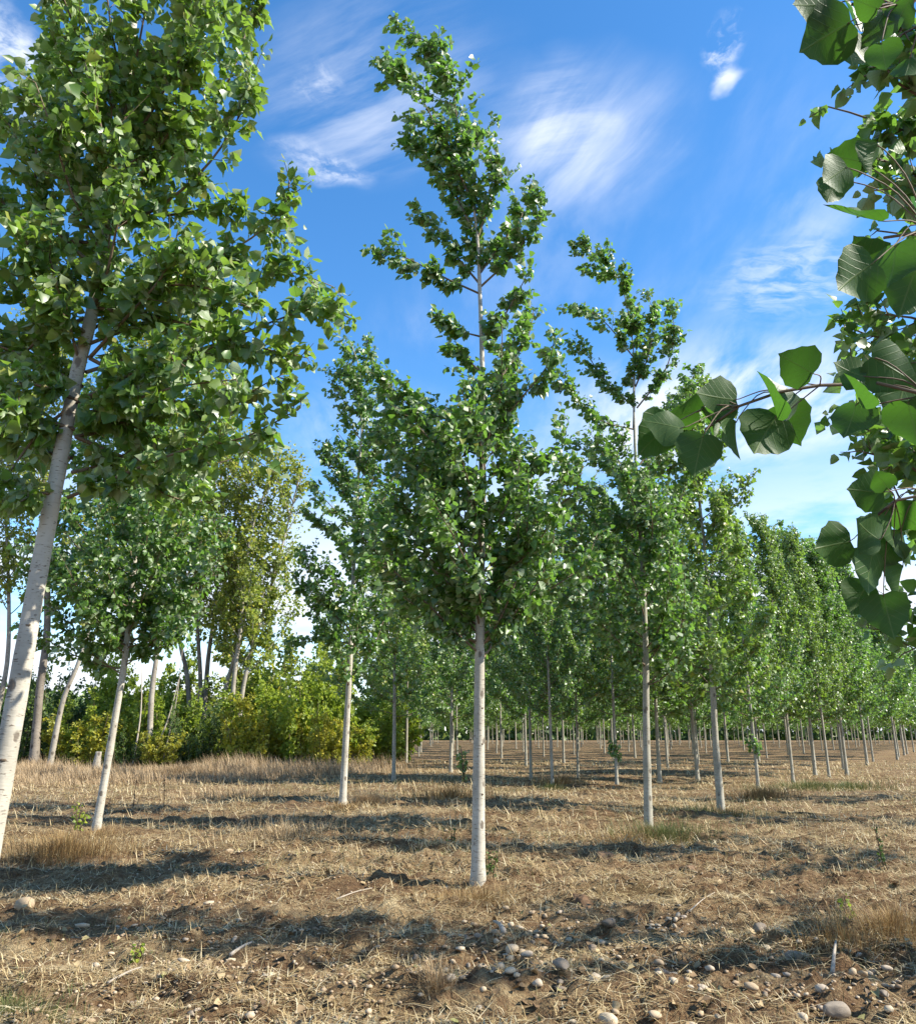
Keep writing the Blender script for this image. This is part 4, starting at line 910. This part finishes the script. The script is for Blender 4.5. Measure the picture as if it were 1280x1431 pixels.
def distant_wood():
    rng = np.random.default_rng(31); n = 32000
    x = rng.uniform(-190, 260, n); y = 168 + 22 * rng.random(n)
    top = 6 + 7 * fbm(x * 0.09, y * 0.05, 3); z = top * rng.random(n) ** 1.3
    pos = np.stack([x, y, z - 0.3], -1)
    D = rng.normal(size=(n, 3)) + [0, 0, -0.3]; N = rng.normal(size=(n, 3)) + [0.3, -0.3, 0.5]
    o = link('distant_wood', leaf_mesh('distant_wood', (pos, D, N, rng.uniform(0.9, 1.9, n)), 'leaf_dark', TPL2, rng)); o['kind'] = 'stuff'
    o['label'] = 'dark far-off wood closing the end of the plantation'; o['category'] = 'wood'
distant_wood()
# ---- old trees and thicket on the left
def old_tree(label, stems, Y, crown, n, size, seed, mat='leaf_olive', bark='bark_old', rad=0.135, name='old_poplar_tree'):
    """stems: pixel polylines on the plane Y; crown: branch (z share, length)"""
    rng = np.random.default_rng(seed); b = at(stems[0][0][0], stems[0][0][1], Y); b[2] = ground_h(b[0], Y)
    root = tag(empty(name, b), label, 'tree', 'old trees behind the field on the left')
    leaves = []
    for s_i, st in enumerate(stems):
        pts = [at(px, py, Y + (0.5 * s_i if q else 0)) - b for q, (px, py) in enumerate(st)]
        pts[0] = pts[0] * [1, 1, 0] - [0, 0, 0.15]
        me, TP, TR = trunk_mesh(pts, rad, 0.03, rng, bark, 9, n=28, name='trunk'); link('trunk', me, root)
        w = Acc(); nb = crown[2]
        for i in range(nb):
            f = (i + rng.random()) / nb; z = TP[-1, 2] * (crown[0] + (0.99 - crown[0]) * f)
            p = np.array([np.interp(z, TP[:, 2], TP[:, k]) for k in range(2)] + [z])
            Q = branch_line(p, i * 2.4 + rng.random(), crown[1] * (1.15 - 0.6 * f) * rng.uniform(0.6, 1.3), 0.85, rng, 0.3, climb=0.06)
            w.add(*tube(Q, np.linspace(0.035, 0.008, len(Q)), 4)); dress(Q, 1.0, n * 3.4, size, rng, w, leaves, 0.2, 0.008, twigs=False)
        link('branches', tri_mesh('branches', *w.get(), 'bark_grey'), root)
    f = link('foliage', leaf_mesh('foliage', cat(leaves), mat, TPL2, rng), root); f['kind'] = 'stuff'
    return root
old_tree('tall multi-stemmed old poplar with pale olive crown behind the thicket', [[(322, 1036), (326, 960), (336, 880), (352, 740), (392, 640)], [(330, 1036), (342, 950), (370, 850), (395, 760), (420, 660)], [(316, 1036), (314, 970), (330, 900), (325, 760), (345, 620)]], 40, (0.28, 3.2, 26), 30, 0.165, 61)
old_tree('dark-stemmed old tree left of the olive crowned one', [[(278, 1036), (280, 960), (276, 880), (270, 760), (262, 600)], [(270, 1036), (262, 950), (250, 890), (235, 760), (215, 560)], [(284, 1036), (290, 930), (300, 850), (310, 700), (300, 540)]], 41, (0.36, 3.0, 22), 30, 0.165, 62, bark='bark_dark')
old_tree('old tree with straight pale grey trunk, snapped branch at its side', [[(211, 1046), (212, 970), (222, 890), (226, 780), (222, 640), (210, 470)]], 38, (0.40, 3.2, 36), 34, 0.165, 63)
old_tree('old tree leaning right behind the white trunk', [[(72, 1048), (88, 980), (112, 920), (140, 820), (160, 700)]], 37, (0.5, 2.4, 20), 34, 0.165, 64)
old_tree('dark upright old tree close beside the white trunk', [[(50, 1050), (56, 960), (66, 880), (64, 760), (60, 620), (50, 360)]], 38, (0.36, 2.4, 34), 34, 0.165, 65, bark='bark_dark', rad=0.2)
old_tree('old tree at the left edge, partly hidden by the white trunk', [[(-20, 1046), (0, 980), (12, 900), (10, 760), (0, 600)]], 39, (0.4, 2.4, 26), 34, 0.165, 66)
def stick_up(px0, py0, px1, py1, Y, r, label):
    a, b = at(px0, py0, Y), at(px1, py1, Y); a[2] = min(a[2], ground_h(a[0], Y) + 0.05); m = (a + b) / 2; k = (a + b) / 2 + [0.15, 0, 0.1]
    tag(link('dead_branch', tri_mesh('dead_branch', *tube(smooth_line([a - m, k - m, b - m], 10), np.linspace(r, r * 0.3, 10), 6), 'deadwood'), None, m), label, 'branch', 'bare dead branches by the old trees')
stick_up(214, 1006, 250, 950, 37.4, 0.05, 'bare pale dead branch leaning from the straight old trunk')
stick_up(188, 1046, 198, 930, 37.6, 0.05, 'thin bare pole standing left of the straight old trunk')
stick_up(228, 1046, 256, 900, 37.0, 0.035, 'long bare curved sapling right of the straight old trunk')
s_ = at(137, 1046, 36); 
V, T = tube(smooth_line([[0, 0, -.1], [0.02, 0, .3], [0.05, 0, .75]], 8), np.linspace(.2, .12, 8), 9); tag(link('tree_stump', tri_mesh('tree_stump', V, T, 'bark_old'), None, (s_[0], 36, float(ground_h(s_[0], 36)))), 'short weathered stump in front of the thicket', 'stump')

def shrub_kind(seed, hgt, rad, n, size, mat):
    rng = np.random.default_rng(seed); w = Acc(); leaves = []
    for i in range(n):
        a = rng.uniform(0, 6.28); rr = rad * math.sqrt(rng.random()) * 0.75
        Q = branch_line([math.cos(a) * rr, math.sin(a) * rr, -0.05], a, hgt * rng.uniform(0.45, 1.3) * (1 - 0.3 * rr / rad), 1.15, rng, 0.1, climb=0.08)
        w.add(*tube(Q, np.linspace(0.02, 0.006, len(Q)), 4)); dress(Q, 0.42, 120, size, rng, w, leaves, 0.15, start=0.03, twigs=False)
    return tri_mesh('stems', *w.get(), 'twig'), leaf_mesh('foliage', cat(leaves), mat, TPL2, rng)
SK = {'g': shrub_kind(1, 4.2, 2.2, 30, 0.15, 'leaf_shrub'), 'y': shrub_kind(2, 2.6, 1.7, 30, 0.13, 'leaf_yellow'), 'd': shrub_kind(3, 3.6, 2.2, 34, 0.11, 'leaf_dark'), 'o': shrub_kind(4, 4.6, 2.0, 30, 0.15, 'leaf_olive')}
def shrub(k, px, Y, s, label, name='shrub'):
    x = (px - 640) / F * Y * CP; o = tag(empty(name, (x, Y, float(ground_h(x, Y)))), label, 'shrub', 'thicket behind the field on the left')
    o.scale = (s * 1.05, s * 1.05, s * (1.15 + 0.3 * math.sin(px))); o.rotation_euler = (0, 0, px * 0.7); link('stems', SK[k][0], o); f = link('foliage', SK[k][1], o); f['kind'] = 'stuff'
for a in (('d', 20, 41, 1.0, 'dark shrub behind the white trunk at the left edge'), ('d', 105, 42, 1.1, 'dark bluish shrub behind the right-leaning old tree'), ('g', 150, 40, 0.85, 'bright green shrub left of the straight old trunk'), ('y', 118, 38.5, 1.0, 'yellow-green shrub right of the leaning old tree foot'),
          ('g', 190, 43, 1.05, 'green shrub behind the straight old trunk'), ('d', 180, 38, 0.5, 'low dark bush left of the straight old trunk'), ('g', 245, 40, 0.9, 'green shrub between the straight trunk and the dark stems'), ('y', 238, 37.5, 0.65, 'low yellow bush right of the straight old trunk'),
          ('d', 272, 38, 0.55, 'low dark bush at the foot of the dark stems'), ('g', 300, 39, 0.55, 'low green bush left of the multi-stemmed poplar foot'), ('o', 300, 45, 1.1, 'olive shrub behind the dark stems'), ('y', 358, 38, 1.0, 'yellow bush right of the multi-stemmed poplar foot'),
          ('g', 395, 41, 1.25, 'tall bright green shrub right of the multi-stemmed poplar'), ('g', 430, 39, 1.0, 'bright green shrub left of the left-of-centre poplar trunk'), ('y', 440, 37, 0.7, 'yellow-green bush beside the left-of-centre poplar trunk'), ('g', 470, 42, 1.15, 'green shrub behind the left-of-centre poplar trunk'),
          ('g', 508, 40, 0.8, 'green shrub at the right end of the thicket'), ('o', 405, 46, 1.45, 'pale olive shrub showing above the bright green ones'), ('y', 488, 38, 0.7, 'yellow bush at the right end of the thicket'), ('d', 60, 44, 1.2, 'dark shrub between the two left old trees'), ('d', 345, 46, 1.1, 'dark shrub behind the multi-stemmed poplar'), ('g', 525, 46, 1.0, 'green shrub behind the right end of the thicket')):
    shrub(*a)

# ---- weeds
def weed(px, py, hgt, n, mat, label, leaf=0.03, seed=0, side=0.5):
    rng = np.random.default_rng(700 + seed); g = ground_pt(px, py); w = Acc(); L = []
    root = tag(empty('weed_plant', g), label, 'weed', 'weeds in the field')
    for k in range(n):
        Q = branch_line([rng.normal() * 0.02, rng.normal() * 0.02, -0.02], rng.uniform(0, 6.28), hgt * rng.uniform(0.6, 1.05), 1.3, rng, 0.03, climb=0.15)
        w.add(*tube(Q, np.linspace(0.006, 0.003, len(Q)) * max(1, g[1] / 9), 4)); dress(Q, hgt * 0.16 * side * 2, 45, leaf, rng, w, L, 0.05)
    link('stem', tri_mesh('stem', *w.get(), 'stalk'), root); f = link('foliage', leaf_mesh('foliage', cat(L), mat, TPL8, rng), root); f['kind'] = 'stuff'
weed(185, 1136, 0.55, 1, 'stalk', 'dark dry weed stalk, left one of the pair behind the slim poplar', 0.02, 1, 0.2)
weed(232, 1136, 0.65, 1, 'stalk', 'dark dry weed stalk, right one of the pair behind the slim poplar', 0.02, 2, 0.2)
weed(1240, 1212, 0.62, 2, 'leaf_dark', 'dark thin weed with leafy top standing at the right', 0.03, 3, 0.4)
weed(110, 1162, 0.5, 3, 'leaf_shrub', 'green leafy weed left of the slim leaning poplar', 0.05, 4)
weed(195, 1328, 0.12, 6, 'leaf_shrub', 'small low green weed in the sunlit straw at lower left', 0.03, 5, 1.2)
weed(690, 1232, 0.28, 4, 'leaf_dark', 'small green weed right of the middle trunk foot', 0.03, 6)
weed(1185, 1310, 0.33, 3, 'leaf_shrub', 'yellow-green weed near the right edge grass', 0.035, 7)
weed(648, 1098, 1.1, 4, 'leaf_warm', 'leafy sapling shoot just left of the middle trunk', 0.08, 8)
weed(497, 1070, 1.3, 3, 'leaf_yellow', 'bright yellow-green shoot beside the left-of-centre poplar stem', 0.10, 9, 0.5)
weed(635, 1185, 0.22, 4, 'leaf_dark', 'little green weed left of the middle trunk', 0.03, 10)
print('tris', sum(len(m.polygons) for m in bpy.data.meshes), 'objects', len(bpy.data.objects))
